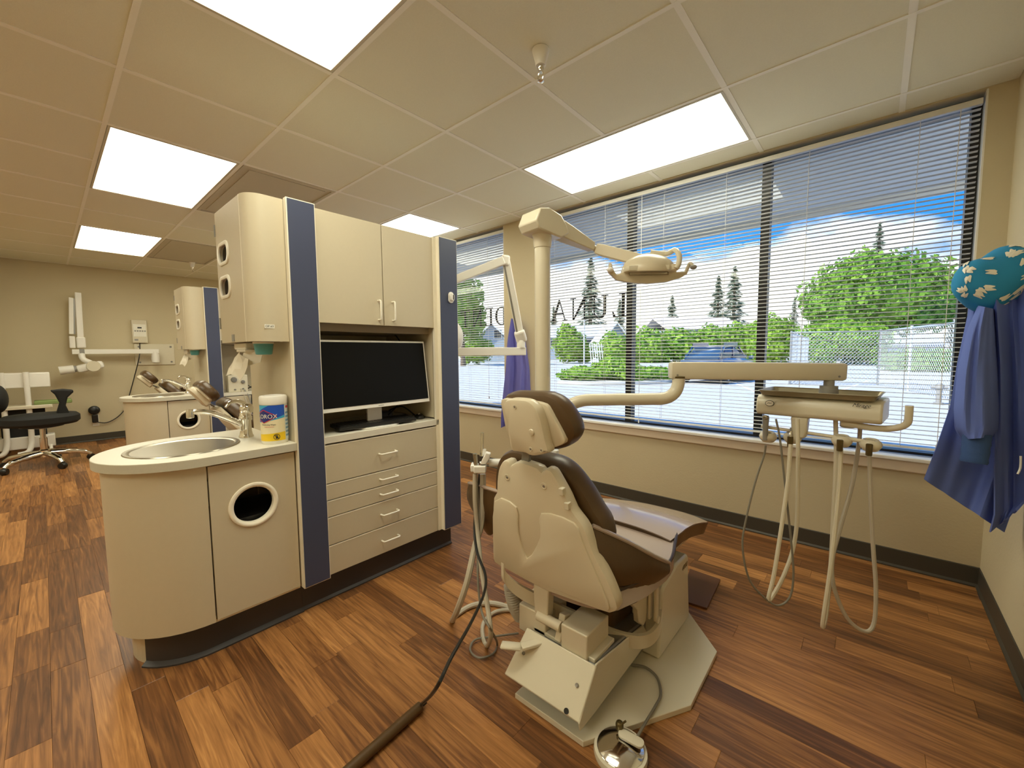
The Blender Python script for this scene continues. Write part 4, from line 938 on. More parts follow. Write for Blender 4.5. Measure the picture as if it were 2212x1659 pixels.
# ------------------------------------------------------------------ delivery unit on long arm
t = thing('delivery_unit', 'cream dental delivery head on a long arm with hanging hoses', 'delivery unit', (px_, py_, 0))
MB().lathe([(.036, .80), (.05, .805), (.05, .86), (.036, .865)], (px_, py_, 0), n=24).build('post_clamp', 'ivory2', t, smooth=True)
pth = [Vector((px_+.02, py_, .83)), at(1200, 893, 1.66), at(1228, 877, 1.65), at(1260, 865, 1.65), at(1320, 863, 1.65), at(1400, 862, 1.65), at(1437, 860, 1.65), at(1457, 848, 1.65), at(1465, 830, 1.65), at(1466, 814, 1.65)]
MB().tube(curve(pth, 7), .0245, 18).build('swing_tube', 'ivory2', t, smooth=True)
p = at(1466, 815, 1.65); MB().lathe([(.025, -.004), (.0255, .004), (.017, .005), (.017, .03)], p, n=20).build('tube_pivot', 'brasspart', t, smooth=True)
a, b = at(1446, 800, 1.66), at(1822, 803, 1.62); ctr = (a+b)/2; n_ = (b-a).normalized()
q = MB().box(0, (b-a).length, -.028, .028, -.035, .035, .012); m_ = frame(a, n_, n_.cross(Vector((0, 0, 1))).normalized()*-1); MB().add([m_ @ Vector(v) for v in q.v], q.f).build('flex_arm', 'ivory2', t, smooth=True)
for px in (1458, 1802):
    f = (px-1446)/376; s_ = a+(b-a)*f-Vector((0, 0, .020)); MB().lathe([(.004, 0), (.004, .002)], s_-FWD*.0275, -FWD, 10).build('arm_screw', 'greymet', t)
p = at(1791, 822, 1.62); MB().lathe([(.018, .012), (.018, -.02), (.030, -.021), (.030, -.032), (.032, -.033), (.032, -.06)], p, n=22).build('head_pivot', 'greyplastic', t, smooth=True)
# head body: long box with rounded bulged front
HA, HB = onZ(1634, 893, .885), onZ(1906, 918, .885); HA.z = HB.z = .925; hx = (HB-HA); hw_ = hx.length; hx.normalize(); hy = Vector((-hx.y, hx.x, 0)).normalized()
Mh = frame(HA, hx, hy)     # x along, y away from viewer, z up
prof = [(.0, -.040), (-.012, -.03), (-.014, .0), (-.006, .03), (.012, .043), (.20, .043), (.21, .035), (.21, -.03), (.20, -.040)]
MB().prism(prof, 0, hw_, M=frame(HA, hy, (0, 0, 1)) if False else Mh @ Matrix(((0, 0, 1, 0), (1, 0, 0, 0), (0, 1, 0, 0), (0, 0, 0, 1)))).build('head_body', 'ivory2', t, bevel=.010)
H = lambda x, y, z: Mh @ Vector((x, y, z))
nf = (H(0, -1, 0)-H(0, 0, 0))
def face(px, py): k_ = ray(px, py); o0 = H(0, -.0142, 0); return CAM+k_*((o0-CAM).dot(nf)/k_.dot(nf))
mm = frame(face(1663, 871)+nf*.002, hx, (0, 0, 1)); MB().prism(circ(0, 0, .0165, 28, .0125), 0, .002, M=mm).build('maker_badge', 'ink', t); MB().prism(circ(0, 0, .0145, 28, .0105), .002, .0026, M=mm).build('badge_face', 'label', t)
MB().prism([(-.009, -.002), (-.003, .001), (.002, -.001), (.009, .002), (.008, .0035), (.002, .001), (-.003, .003), (-.009, 0)], .0026, .003, M=mm).build('badge_mark', 'ink', t)
text_mb('Mirage', .019, frame(face(1860, 876)+nf*.003, hx, (0, 0, 1)), .0002, shear=.5).build('model_script', 'ink', t)
# tray holder and tray are separate: arm under, handle, holder rail
MB().tube(curve([H(hw_-.12, .03, -.05), H(hw_-.02, .03, -.058), H(hw_+.035, .03, -.05), H(hw_+.062, .02, -.03), H(hw_+.066, .015, .0), H(hw_+.066, .012, .035)], 6), .0115, 14).build('side_handle', 'ivory2', t, smooth=True)
zb_ = -.105
q = MB(); q.prism([(-.03, .0), (.03, 0), (.025, -.07), (.02, -.085), (-.02, -.085), (-.025, -.07)], -.02, .02, M=frame(H(.225-.07, .02, -.040), hx, (0, 0, 1))); q.build('holder_stem', 'ivory2', t, bevel=.006)
MB().tube([H(.015, .02, zb_+.008), H(hw_-.02, .02, zb_-.006)], .007, 10).build('holder_bar', 'ivory2', t, smooth=True)
MB().lathe([(.026, 0), (.026, -.03), (.022, -.033)], H(.30, .08, -.04), n=18).build('pivot_cap', 'offwhite', t, smooth=True)
HOLD = [(1656, 944), (1709, 946), (1816, 953), (1879, 962)]
def hold_pt(px, py): k_ = ray(px, py); o0 = H(0, .005, 0); return CAM+k_*((o0-CAM).dot(nf)/k_.dot(nf))
for px, py in HOLD:
    p = hold_pt(px, py)
    MB().lathe([(.013, -.020), (.022, -.022), (.031, -.010), (.034, .0), (.031, .010), (.022, .019), (.013, .016), (.013, -.020)], p+hy*.022, (.0, -.15, 1), 20).build('handpiece_holder', 'ivory2', t, smooth=True)
# couplings / instruments
p = hold_pt(1654, 935)-hy*.006
q = MB().tube([p+Vector((0, 0, -.03)), p+Vector((0, 0, .03)), p+Vector((-.0, 0, .065)), p+Vector((0, -.0, .075))], [.010, .011, .013, .011], 12); q.build('air_water_syringe', 'greyplastic', t, smooth=True)
MB().lathe([(.011, 0), (.010, .006), (.005, .007), (.004, .004)], p+Vector((0, 0, .068))+nf*.008, nf, 14).build('syringe_button', 'steel', t, smooth=True)
for k_, (px, py) in enumerate(HOLD[1:]):
    p = hold_pt(px, py)
    MB().lathe([(.0085, -.036), (.010, -.034), (.0105, .006), (.008, .008)], p-hy*.014, n=12).build('hose_coupling', 'brasspart', t, smooth=True)
    if k_ == 0:
        MB().lathe([(.006, .0), (.006, .02), (.0045, .022), (.0045, .032)], p-hy*.014, n=10).build('coupling_tip', 'chrome', t, smooth=True); MB().lathe([(.003, .03), (.003, .044)], p-hy*.014, n=8).build('coupling_tube', 'greyplastic', t)
# hoses: from the bottom of the head, long loop, up to the holder
def HPx(px, py, d): return at(px, py, d)
D0 = 1.58
hoses = [
 ('hosedark', .0038, [(1676, 905, D0+.04), (1685, 950, D0+.03), (1695, 1040, D0+.02), (1708, 1160, D0), (1714, 1240, D0), (1706, 1290, D0), (1680, 1308, D0), (1650, 1290, D0), (1618, 1250, D0), (1604, 1180, D0), (1612, 1120, D0), (1632, 1040, D0), (1650, 985, D0), (1654, 962, D0-.01)]),
 ('hosew', .0072, [(1723, 905, D0+.04), (1724, 1000, D0+.04), (1722, 1120, D0+.04), (1712, 1190, D0+.04), (1690, 1250, D0+.03), (1666, 1292, D0+.02), (1660, 1292, D0), (1672, 1240, D0), (1688, 1140, D0), (1702, 1040, D0), (1706, 985, D0), (1708, 960, D0)]),
 ('hosew', .0078, [(1805, 908, D0+.05), (1806, 1000, D0+.05), (1800, 1120, D0+.05), (1795, 1220, D0+.04), (1785, 1320, D0+.03), (1779, 1350, D0+.01), (1778, 1340, D0-.005), (1795, 1220, D0-.01), (1812, 1060, D0), (1816, 985, D0), (1816, 968, D0)]),
 ('hose', .0072, [(1858, 915, D0+.06), (1855, 960, D0+.06), (1840, 1050, D0+.05), (1815, 1140, D0+.04), (1798, 1210, D0+.03), (1802, 1270, D0+.02), (1830, 1335, D0+.01), (1868, 1364, D0), (1888, 1345, D0), (1892, 1270, D0), (1886, 1180, D0), (1880, 1060, D0), (1878, 985, D0)]),
]
for m_, rr, pts in hoses: MB().tube(curve([HPx(*p) for p in pts], 6), rr, 8).build('instrument_hose', m_, t, smooth=True)
# tray
t2 = thing('instrument_tray', 'shallow olive metal tray resting on the cream delivery head', 'tray', H(hw_/2-.02, .09, .045))
x0, x1, y0, y1, z0, z1 = .022, hw_-.025, -.02, .19, .0438, .064
o_ = rrect(x0-.012, x1+.012, y0-.012, y1+.012, .02); ib = rrect(x0, x1, y0, y1, .014)
q = MB(); n = len(o_); vs = [H(a_, b_, z1) for a_, b_ in o_]+[H(a_, b_, z0) for a_, b_ in ib]+[H(a_*.997+.0005, b_, z0+.002) for a_, b_ in ib]+[H(a_+(.003 if a_ < .2 else -.003), b_, z1) for a_, b_ in o_]
fs = [(i, (i+1) % n, n+(i+1) % n, n+i) for i in range(n)]+[(2*n+i, 2*n+(i+1) % n, 3*n+(i+1) % n, 3*n+i) for i in range(n)]+[(3*n+i, 3*n+(i+1) % n, (i+1) % n, i) for i in range(n)]+[tuple(range(n, 2*n)), tuple(range(2*n, 3*n))]
q.add(vs, fs).build('tray_dish', 'tray', t2)
q = MB(); q.tube([H(a_, b_, z1) for a_, b_ in o_]+[H(*o_[0], z1)], .0022, 6); q.build('tray_rim', 'tray', t2, smooth=True)
# ------------------------------------------------------------------ assistant arm and vacuum hoses left of the chair
A0 = at(1062, 1000, 1.58)
t = thing('assistant_arm', 'white suction handpiece holder with hoses left of the chair', 'instrument holder', (A0.x, A0.y, 0))
MB().tube([A0+RIGHT*.04, A0-RIGHT*.01], .016, 14).build('arm_knuckle', 'white', t, smooth=True)
MB().tube([A0-RIGHT*.01, A0-RIGHT*.045], .006, 10).build('arm_rod', 'chrome', t, smooth=True)
d = 1.56
for (xa, xb, ya, yb, dd) in ((1024, 1050, 1003, 1022, d), (1017, 1030, 1000, 1020, d+.05)):
    c_ = at((xa+xb)/2, (ya+yb)/2, dd); wv = (xb-xa)/FPX*d; m_ = frame(c_, lx, ly)
    MB().prism([(-wv/2, -.02), (wv/2, -.02), (wv/2, .03), (wv*.15, .03), (wv*.15, .0), (-wv*.15, .0), (-wv*.15, .03), (-wv/2, .03)], -.012, .014, M=m_).build('holder_fork', 'white', t, bevel=.003)
q = MB(); c_ = at(1050, 990, d); m_ = frame(c_, lx, (0, 0, 1)); MB().prism([(-.022, -.02), (.0, .025), (.018, .02), (.014, .0), (.0, -.02)], -.014, .014, M=m_).build('holder_clip', 'white', t, bevel=.003)
for pts, rr, nm, mm_ in (([(1042, 935, d+.02), (1042, 958, d+.02), (1041, 985, d+.02)], [.0065, .0055, .009], 'saliva_ejector', 'chrome'), ([(1026, 980, d), (1028, 1000, d), (1028, 1040, d)], [.009, .007, .006], 'suction_valve', 'steel'), ([(1046, 970, d+.02), (1046, 982, d+.02)], .008, 'valve_lever', 'white')):
    MB().tube([at(*p) for p in pts], rr, 12).build(nm, mm_, t, smooth=True)
fz = .012
g0 = lambda px, py: onZ(px, py, fz)
for m_, rr, pts in (
  ('hose', .0115, [at(1043, 1024, d+.02), at(1043, 1060, d+.02), at(1040, 1130, d+.02), at(1026, 1180, 1.56), at(1008, 1260, 1.52), at(985, 1325, 1.56), g0(977, 1340), g0(990, 1325), g0(1020, 1308), g0(1060, 1303), g0(1100, 1312), g0(1140, 1330)]),
  ('hose', .0085, [at(1026, 1024, d), at(1026, 1080, d), at(1032, 1150, d), at(1040, 1230, 1.5), at(1053, 1310, 1.45), at(1060, 1370, 1.42), g0(1052, 1395), g0(1043, 1375), g0(1045, 1345), g0(1070, 1322), g0(1110, 1318), g0(1150, 1330)]),
  ('hosedark', .0042, [at(1030, 1040, d), at(1034, 1150, d), at(1032, 1240, 1.5), at(1040, 1320, 1.46), at(1060, 1360, 1.4), g0(1074, 1390), g0(1065, 1412), g0(1035, 1421), g0(1016, 1405), g0(1025, 1383), g0(1060, 1376), g0(1120, 1368)]),
  ('black', .0048, [at(1036, 1024, d+.03), at(1025, 1130, d+.02), at(1030, 1190, 1.52), at(1048, 1240, 1.44), at(1046, 1280, 1.36), at(1020, 1340, 1.22), at(975, 1420, 1.05), at(940, 1490, .98), onZ(909, 1522, .02)])):
    MB().tube(curve(pts, 7), rr, 8).build('suction_hose', m_, t, smooth=True)
bl = MB(); cp = curve([at(1104, 1262, 1.55), at(1107, 1285, 1.55), at(1115, 1312, 1.56), at(1125, 1330, 1.58)], 12)
rr = [.026+(.003 if i % 2 else -.002) for i in range(len(cp))]; bl.tube(cp, rr, 14).build('corrugated_hose', 'hose', t, smooth=True)
# brown foam sleeve on the floor at the cord end
a = onZ(909, 1525, .016); b = onZ(735, 1680, .016)
t = thing('padded_tube', 'brown padded tube handle lying on the wooden floor', 'tube', (a.x, a.y, 0))
MB().tube([a, a+(b-a)*.01, b], [.012, .0155, .0155], 16).build('tube_sleeve', 'brown', t, smooth=True)
MB().tube([a+(a-b).normalized()*.02, a+(b-a)*.02], .007, 10).build('tube_ferrule', 'black', t, smooth=True)
# white domed water unit behind the backrest
c_ = at(1197, 1010, 1.74); t = thing('water_unit', 'white domed canister behind the nearest chair backrest', 'canister', (c_.x, c_.y, 0))
MB().lathe([(.055, 0), (.07, .02), (.07, c_.z-.05), (.072, c_.z-.03), (.068, c_.z), (.052, c_.z+.022), (.022, c_.z+.034), (.02, c_.z+.036), (.02, c_.z+.075), (.018, c_.z+.077)], (c_.x, c_.y, 0), n=32).build('canister_shell', 'white', t, smooth=True)
MB().lathe([(.0722, c_.z-.034), (.0735, c_.z-.03), (.0722, c_.z-.026)], (c_.x, c_.y, 0), n=32).build('canister_band', 'greyplastic', t, smooth=True)
# ------------------------------------------------------------------ foot control
c_ = onZ(1340, 1630, 0); c_.z = 0
t = thing('foot_control', 'round polished metal foot pedal on the floor by chair base', 'foot pedal', c_)
R0 = .066
MB().lathe([(R0+.008, 0), (R0+.010, .008), (R0+.008, .02), (R0+.001, .022)], c_, n=40).build('pedal_base', 'ivory2', t, smooth=True)
MB().lathe([(R0, .020), (R0, .024), (R0-.002, .026), (.008, .034), (0, .034)], c_, n=40).build('pedal_disc', 'chrome', t, smooth=True)
pk = onZ(1345, 1578, .04)
m_ = frame((pk.x+.012, pk.y-.008, .034), lx, ly); o_ = rrect(-.02, .055, -.016, .016, .015)
MB().prism(o_, 0, .008, M=m_ @ Matrix.Rotation(R(-35), 4, 'Z'), bev=.002).build('pedal_bridge', 'ivory2', t, smooth=True)
MB().lathe([(.011, .036), (.012, .05), (.010, .056), (.007, .058), (.006, .054)], (pk.x-.012, pk.y+.004, 0), n=16).build('adjust_knob', 'brasspart', t, smooth=True)
q = MB(); q.tube([(pk.x-.006, pk.y+.006, .052), (pk.x+.004, pk.y+.012, .064)], .003, 8); q.build('knob_lever', 'brasspart', t)
MB().tube(curve([onZ(1372, 1600, .02), onZ(1395, 1560, .024), onZ(1416, 1525, .03), onZ(1427, 1500, .028), onZ(1420, 1465, .026), onZ(1395, 1442, .028), onZ(1365, 1436, .03), onZ(1350, 1432, .05)], 7), .0045, 8).build('pedal_hose', 'hosedark', t, smooth=True)
# loose floor piece by the base
a = [onZ(1556, 1255, 0), onZ(1527, 1318, 0), onZ(1470, 1300, 0), onZ(1490, 1232, 0)]
t = MB().prism([(p.x, p.y) for p in a], .0005, .010).build('floor_hatch', 'skin', None, bevel=.001, loc=(a[0].x, a[0].y, 0)); tag(t, 'raised dark square wood floor piece beside the chair base', 'floor piece')
# ------------------------------------------------------------------ x-ray arm by the far window of this bay
d = 2.85
a = at(1134, 759, 2.9); m0 = Vector((-2.15, 1.602, a.z))
t = thing('xray_machine', 'folded white x-ray arm beside the right blue column', 'x-ray machine', (m0.x, m0.y, m0.z))
MB().box(-2.30, -2.0, 1.6012, 1.612, a.z-.10, a.z+.10).build('wall_plate', 'white', t, bevel=.003)
MB().bar(m0+Vector((0, .012, 0)), a, .045, .055, c=.004).build('wall_bar', 'white', t)
b0 = a+(m0-a).normalized()*.03
MB().lathe([(.03, 0), (.03, .05), (.026, .055)], b0+Vector((0, 0, .025)), n=18).build('bar_pivot', 'white', t, smooth=True)
p1, p2 = at(1126, 738, 2.89), at(1092, 558, 2.80); dv = (p2-p1).normalized()
MB().bar(p1, p2, .05, .055, up=RIGHT, c=.006).build('rising_arm', 'white', t)
MB().bar(p1+dv*.06-RIGHT*.018-FWD*.022, p2-dv*.04-RIGHT*.018-FWD*.022, .012, .012, up=RIGHT).build('arm_groove', 'greymet', t)
MB().bar(at(1121, 715, 2.86), at(1128, 738, 2.89), .06, .075, up=RIGHT, c=.012).build('knuckle', 'white', t)
MB().bar(at(1082, 562, 2.79), at(1100, 565, 2.80), .07, .07, c=.014).build('elbow_cap', 'white', t)
p3 = at(965, 612, 2.72); p2b = at(1088, 563, 2.78)
MB().bar(p2b, p3, .05, .055, c=.006).build('upper_arm', 'white', t)
MB().tube([p3, p3-Vector((0, 0, .12))], .02, 12).build('drop_tube', 'white', t, smooth=True)
hc_ = at(966, 728, 2.72); MB().ball(hc_, (.115, .10, .12), 24, 16).build('tube_head', 'greyplastic', t, smooth=True).data.materials[0] = MT['white']
MB().lathe([(.06, .08), (.06, .26), (.055, .265)], hc_, (-.6, .2, -.2), 20).build('aiming_cone', 'white', t, smooth=True)
# far wall x-ray
X = -7.80
P = lambda px, py, o=0: onX(px, py, X+o)
t = thing('xray_machine', 'folded white x-ray arm mounted on the far beige wall', 'x-ray machine', P(345, 765))
pa, pb = onX(289, 743, XL), onX(378, 787, XL)
MB().box(XL+.001, XL+.02, pa.y, pb.y, pb.z, pa.z).build('wall_plate', 'ivory2', t, bevel=.003)
for y in (pa.y+.05, pb.y-.04):
    for z in (pa.z-.04, pb.z+.04): MB().lathe([(.014, 0), (.012, .006)], (XL+.02, y, z), (1, 0, 0), 10).build('plate_screw', 'greymet', t)
q = P(335, 760); MB().tube([Vector((XL+.06, q.y, q.z-.1)), Vector((X, q.y, q.z-.1)), Vector((X, q.y, q.z))], .04, 12).build('wall_pivot', 'white', t, smooth=True)
MB().lathe([(.03, -.16), (.045, -.15), (.045, -.03)], q, n=16).build('pivot_sleeve', 'white', t, smooth=True)
MB().bar(P(155, 760), P(343, 759), .06, .062, c=.005).build('wall_bar', 'white', t)
MB().bar(P(153, 643), P(154, 722), .05, .042, up=(0, 1, 0), c=.005).build('folded_arm', 'white', t)
MB().bar(P(168, 632), P(174, 735), .055, .06, up=(0, 1, 0), c=.006).build('folded_arm', 'white', t)
MB().bar(P(160, 645), P(161, 722), .02, .018, up=(0, 1, 0)).build('arm_groove', 'greymet', t)
MB().bar(P(155, 726), P(157, 752), .06, .055, up=(0, 1, 0), c=.01).build('knuckle', 'white', t)
MB().bar(P(174, 728), P(176, 752), .075, .085, up=(0, 1, 0), c=.015).build('knuckle', 'white', t)
MB().box(X-.035, X+.035, P(171, 755).y, P(182, 755).y, P(175, 764).z, P(175, 754).z).build('arm_band', 'greyplastic', t)
MB().tube(curve([P(176, 765, .03), P(180, 776, .06), P(198, 785, .08), P(206, 795, .08)], 5), .032, 12).build('head_yoke', 'white', t, smooth=True)
MB().bar(P(165, 798, .05), P(224, 786, .05), .11, .10, c=.03).build('tube_head', 'white', t, smooth=True)
MB().lathe([(.07, 0), (.066, .02)], P(202, 791, .11), (1, 0, 0), 20).build('head_hub', 'ivory2', t, smooth=True)
c0, c1 = P(160, 797, .05), P(128, 801, .05)
MB().tube([c0+(c0-c1)*.2, c0], .04, 16).build('cone_collar', 'greyplastic', t, smooth=True); MB().tube([c0, c1], .052, 16).build('aiming_cone', 'white', t, smooth=True)
# control panel on the far wall
pa, pb = onX(282, 691, XL), onX(319, 741, XL)
t = thing('xray_control_panel', 'cream x-ray control panel on far wall above the arm plate', 'control panel', (XL, pa.y, pb.z))
y0, y1, z0, z1 = pa.y, pb.y, pb.z, pa.z
MB().box(XL, XL+.05, y0, y1, z0, z1).build('panel_case', 'ivory2', t, bevel=.006)
MB().box(XL+.05, XL+.052, y0+.015, y1-.015, z0+.09, z1-.06).build('panel_face', 'label', t)
MB().box(XL+.052, XL+.054, y0+.06, y1-.06, z1-.12, z1-.10).build('panel_display', 'black', t)
for k_ in range(5): MB().box(XL+.052, XL+.056, y0+.025+k_*.026, y0+.043+k_*.026, z1-.165, z1-.147).build('panel_key', 'greymet', t)
MB().box(XL+.05, XL+.053, y0+.02, y0+.06, z0+.03, z0+.055).build('panel_switch', 'greyplastic', t)
t = MB().tube(curve([onX(302, 741, XL+.03), onX(301, 770, XL+.16), onX(290, 815, XL+.05), onX(279, 855, XL+.03), onX(272, 880, XL+.03), onX(255, 900, XL+.03), onX(230, 913, XL+.03), onX(207, 911, XL+.04)], 6), .006, 6).build('power_cord', 'black', None, smooth=True, loc=(XL, 1, .3)); tag(t, 'thin black cord running down the far beige wall to the outlet', 'cord')
pa, pb = onX(198, 893, XL), onX(215, 919, XL)
t = thing('wall_outlet', 'cream wall outlet with a round black charger plugged in', 'outlet', (XL, pa.y, pb.z))
MB().box(XL, XL+.008, pa.y, pb.y, pb.z, pa.z).build('outlet_plate', 'label', t)
p = onX(203, 886, XL); MB().lathe([(.055, 0), (.058, .03), (.04, .045)], (XL+.008, p.y, p.z), (1, 0, .1), 20).build('charger', 'black', t, smooth=True)
p = onX(205, 903, XL); MB().box(XL+.008, XL+.05, p.y-.03, p.y+.03, p.z-.06, p.z+.05).build('plug', 'black', t, bevel=.01)
# ------------------------------------------------------------------ stool
SC = Vector((-6.55, -.05, 0)); t = thing('operator_stool', 'black operator stool on chrome five-star base with side arm', 'stool', SC)
for k_ in range(5):
    an = R(20+72*k_); e = SC+Vector((math.cos(an)*.34, math.sin(an)*.34, 0))
    MB().tube(curve([SC+Vector((0, 0, .14)), SC+(e-SC)*.5+Vector((0, 0, .125)), SC+(e-SC)*.85+Vector((0, 0, .10)), e+Vector((0, 0, .065))], 4), [.03]*5+[.025]*4+[.02]*4, 10).build('base_leg', 'chrome', t, smooth=True)
    q = MB(); q.lathe([(.0, -.022), (.03, -.022), (.033, -.012), (.033, .012), (.03, .022), (0, .022)], e+Vector((0, 0, .033)), (-math.sin(an+.5), math.cos(an+.5), 0), 16); q.build('caster', 'black', t, smooth=True)
MB().lathe([(.045, .10), (.045, .17), (.03, .18), (.03, .30), (.022, .30), (.022, .42)], SC, n=20).build('gas_column', 'chrome', t, smooth=True)
MB().lathe([(.05, .40), (.16, .42), (.16, .44)], SC, n=20).build('tilt_plate', 'black', t, smooth=True)
MB().lathe([(.0, .44), (.26, .445), (.285, .47), (.285, .525), (.26, .55), (.1, .56), (0, .56)], SC, n=36).build('seat', 'blackfab', t, smooth=True)
x_ = SC.x+.05
pa = [onX(*p, x_) for p in ((121, 893), (128, 870), (118, 852), (107, 843), (135, 840), (159, 842), (158, 847), (146, 858), (142, 875), (152, 895))]
MB().prism([(p.y, p.z) for p in pa], -.05, .05, M=mX(x_)).build('side_arm', 'blackfab', t, bevel=.015)
MB().tube(curve([(x_, -.2, .46), (x_, -.34, .47), (x_, -.37, .60), (x_, -.36, .78)], 5), .02, 10).build('back_bar', 'black', t, smooth=True)
MB().ball((x_, -.32, .74), (.16, .07, .14), 20, 12).build('backrest', 'blackfab', t, smooth=True)
# ------------------------------------------------------------------ delivery cart by the far left
kc = Vector((-7.35, -.22, 0)); t = thing('mobile_cart', 'white mobile delivery cart with bent tube frame behind the stool', 'cart', kc)
for y in (-.16, .02):
    MB().tube(curve([(kc.x+.18, kc.y+y-.05, .06), (kc.x+.18, kc.y+y+.02, .075), (kc.x+.15, kc.y+y+.05, .14), (kc.x+.12, kc.y+y+.06, .30), (kc.x+.12, kc.y+y+.06, .98)], 5), .024, 10).build('frame_tube', 'white', t, smooth=True)
MB().box(kc.x-.1, kc.x+.1, kc.y-.25, kc.y+.26, .10, .24).build('cart_base', 'white', t, bevel=.01)
MB().box(kc.x-.16, kc.x+.16, kc.y-.2, kc.y+.26, .56, .60).build('cart_shelf', 'ivory2', t, bevel=.006)
MB().box(kc.x-.12, kc.x+.10, kc.y-.1, kc.y+.26, .80, .97).build('cart_head', 'white', t, bevel=.01)
MB().box(kc.x-.10, kc.x+.14, kc.y+.12, kc.y+.42, .60, .64).build('green_pad', 'green', t, bevel=.008)
MB().box(kc.x-.06, kc.x+.06, kc.y-.14, kc.y+.20, .24, .56).build('cart_column', 'blackfab', t, bevel=.01)
for a_, b_ in ((.2, -.2), (.2, .22), (-.12, -.2), (-.12, .2)):
    MB().lathe([(0, -.02), (.04, -.02), (.04, .02), (0, .02)], (kc.x+a_, kc.y+b_, .04), (.3, 1, 0), 14).build('caster', 'black', t, smooth=True)
    MB().tube([(kc.x+a_, kc.y+b_, .05), (kc.x+a_*.6, kc.y+b_, .12)], .015, 8).build('caster_stem', 'white', t)
# ------------------------------------------------------------------ gowns
def gown(rows, depth, cols, fold, seed, th=.004):
    rnd = random.Random(seed); ph = [rnd.random()*6 for _ in range(6)]; G = []
    n = len(rows)
    for i, (py, l, r_) in enumerate(rows):
        row = []
        for j in range(cols):
            u = j/(cols-1); px = l+(r_-l)*u
            w_ = fold*(math.sin(u*9+ph[0]+i*.12)+.6*math.sin(u*17+ph[1]-i*.2)+.3*math.sin(u*31+ph[2]))
            bot = py[0]+(py[1]-py[0])*u if isinstance(py, tuple) else py
            row.append(at(px, bot, depth(u, i/(n-1))+w_))
        G.append(row)
    return MB().sheet(G, th)
def interp_rows(keys, n):
    out = []
    for i in range(n):
        f = i/(n-1)*(len(keys)-1); a_ = int(min(f, len(keys)-2)); f -= a_; A_, B_ = keys[a_], keys[a_+1]
        g = lambda p, q: p+(q-p)*f
        out.append(((g(A_[0], B_[0]), g(A_[1], B_[1])), g(A_[2], B_[2]), g(A_[3], B_[3])))
    return out
gp = at(2170, 620, 1.5)
t = thing('surgical_gown', 'blue surgical gown hanging on the right wall beside window', 'gown', gp)
rows = interp_rows([(612, 640, 2095, 2205), (680, 690, 2090, 2216), (780, 790, 2068, 2220), (880, 900, 2052, 2222), (970, 1000, 2022, 2222), (1035, 1150, 1996, 2170)], 26)
gown(rows, lambda u, v: 1.50-.04*u+.03*v, 40, .011, 3).build('gown_body', 'gown', t, smooth=True)
rows = interp_rows([(640, 620, 2140, 2225), (800, 790, 2150, 2236), (950, 960, 2150, 2240), (1110, 1070, 2150, 2240), (1150, 1085, 2140, 2215)], 22)
gown(rows, lambda u, v: 1.43-.03*u+.05*v, 24, .010, 9).build('gown_front', 'gown', t, smooth=True)
rows = interp_rows([(660, 668, 2112, 2150), (715, 725, 2088, 2156), (800, 810, 2068, 2162), (880, 890, 2060, 2166), (925, 930, 2062, 2164), (950, 944, 2076, 2146)], 24)
gown(rows, lambda u, v: 1.47-.085*math.sin(math.pi*min(max(u, .02), .98))**.7, 30, .0075, 12).build('sleeve', 'gown', t, smooth=True)
MB().tube(curve([at(2110, 938, 1.42), at(2108, 965, 1.42), at(2103, 1000, 1.42)], 5), [.036, .035, .036, .034, .036, .033, .035, .034, .033, .035, .032], 16).build('cuff', 'gownd', t, smooth=True)
MB().tube(curve([at(2205, 985, 1.38), at(2204, 1010, 1.38), at(2198, 1024, 1.38)], 4), .003, 6).build('gown_tie', 'white', t)
cc = at(2160, 603, 1.46); tc_ = thing('scrub_hat', 'teal surgical cap with white tooth print on top of gown', 'hat', cc)
MT['cap'] = mat('cap_fabric', (.02, .26, .55), .85, noise=.15, nscale=9, bump=.2, bscale=120)
q = MB(); n1, n2 = 28, 16; q.ball((0, 0, 0), (1, 1, 1), n1, n2)
def capmap(v):
    v = Vector(v); f = .10+.012*math.sin(5*v.x+3*v.z)+.006*math.sin(11*v.x)
    w_ = cc+RIGHT*(v.x*.155)+UP*(v.z*.105+v.x*.028)-FWD*(v.y*.075)
    return w_+UP*(.01*math.sin(7*v.x+1)) 
MB().add([capmap(v) for v in q.v], q.f).build('cap_cloth', 'cap', tc_, smooth=True)
q = MB(); rnd = random.Random(4)
for i in range(46):
    a_ = math.acos(rnd.uniform(-.95, .95)); b_ = rnd.uniform(.1, math.pi-.1) if i < 40 else rnd.uniform(0, 6.28)
    n_ = Vector((math.cos(b_)*math.sin(a_), abs(math.sin(b_))*math.sin(a_), math.cos(a_)))
    T1 = n_.orthogonal().normalized(); T2 = n_.cross(T1); rot_ = rnd.uniform(0, 6.28); e1 = T1*math.cos(rot_)+T2*math.sin(rot_); e2 = n_.cross(e1)
    tooth = [(-.09, .05), (-.05, .09), (0, .07), (.05, .09), (.09, .05), (.08, -.02), (.06, -.10), (.03, -.09), (0, -.03), (-.03, -.09), (-.06, -.10), (-.08, -.02)]
    vs = [capmap((n_*1.012+e1*x*1.05+e2*y*1.3).normalized()*1.015) for x, y in tooth]+[capmap(n_*1.03)]
    q.add(vs, [(k_, (k_+1) % 12, 12) for k_ in range(12)])
o = q.build('tooth_print', 'label', tc_); o['kind'] = 'stuff'
gp = onY(1112, 690, 2.86); t = thing('hanging_gown', 'violet gown hanging on the wall strip between the windows', 'gown', gp)
D_ = (onY(1115, 800, 2.86)-CAM).dot(FWD)
rows = interp_rows([(688, 690, 1104, 1122), (735, 740, 1096, 1138), (800, 800, 1092, 1150), (860, 860, 1086, 1150), (900, 905, 1083, 1140), (924, 905, 1083, 1120)], 24)
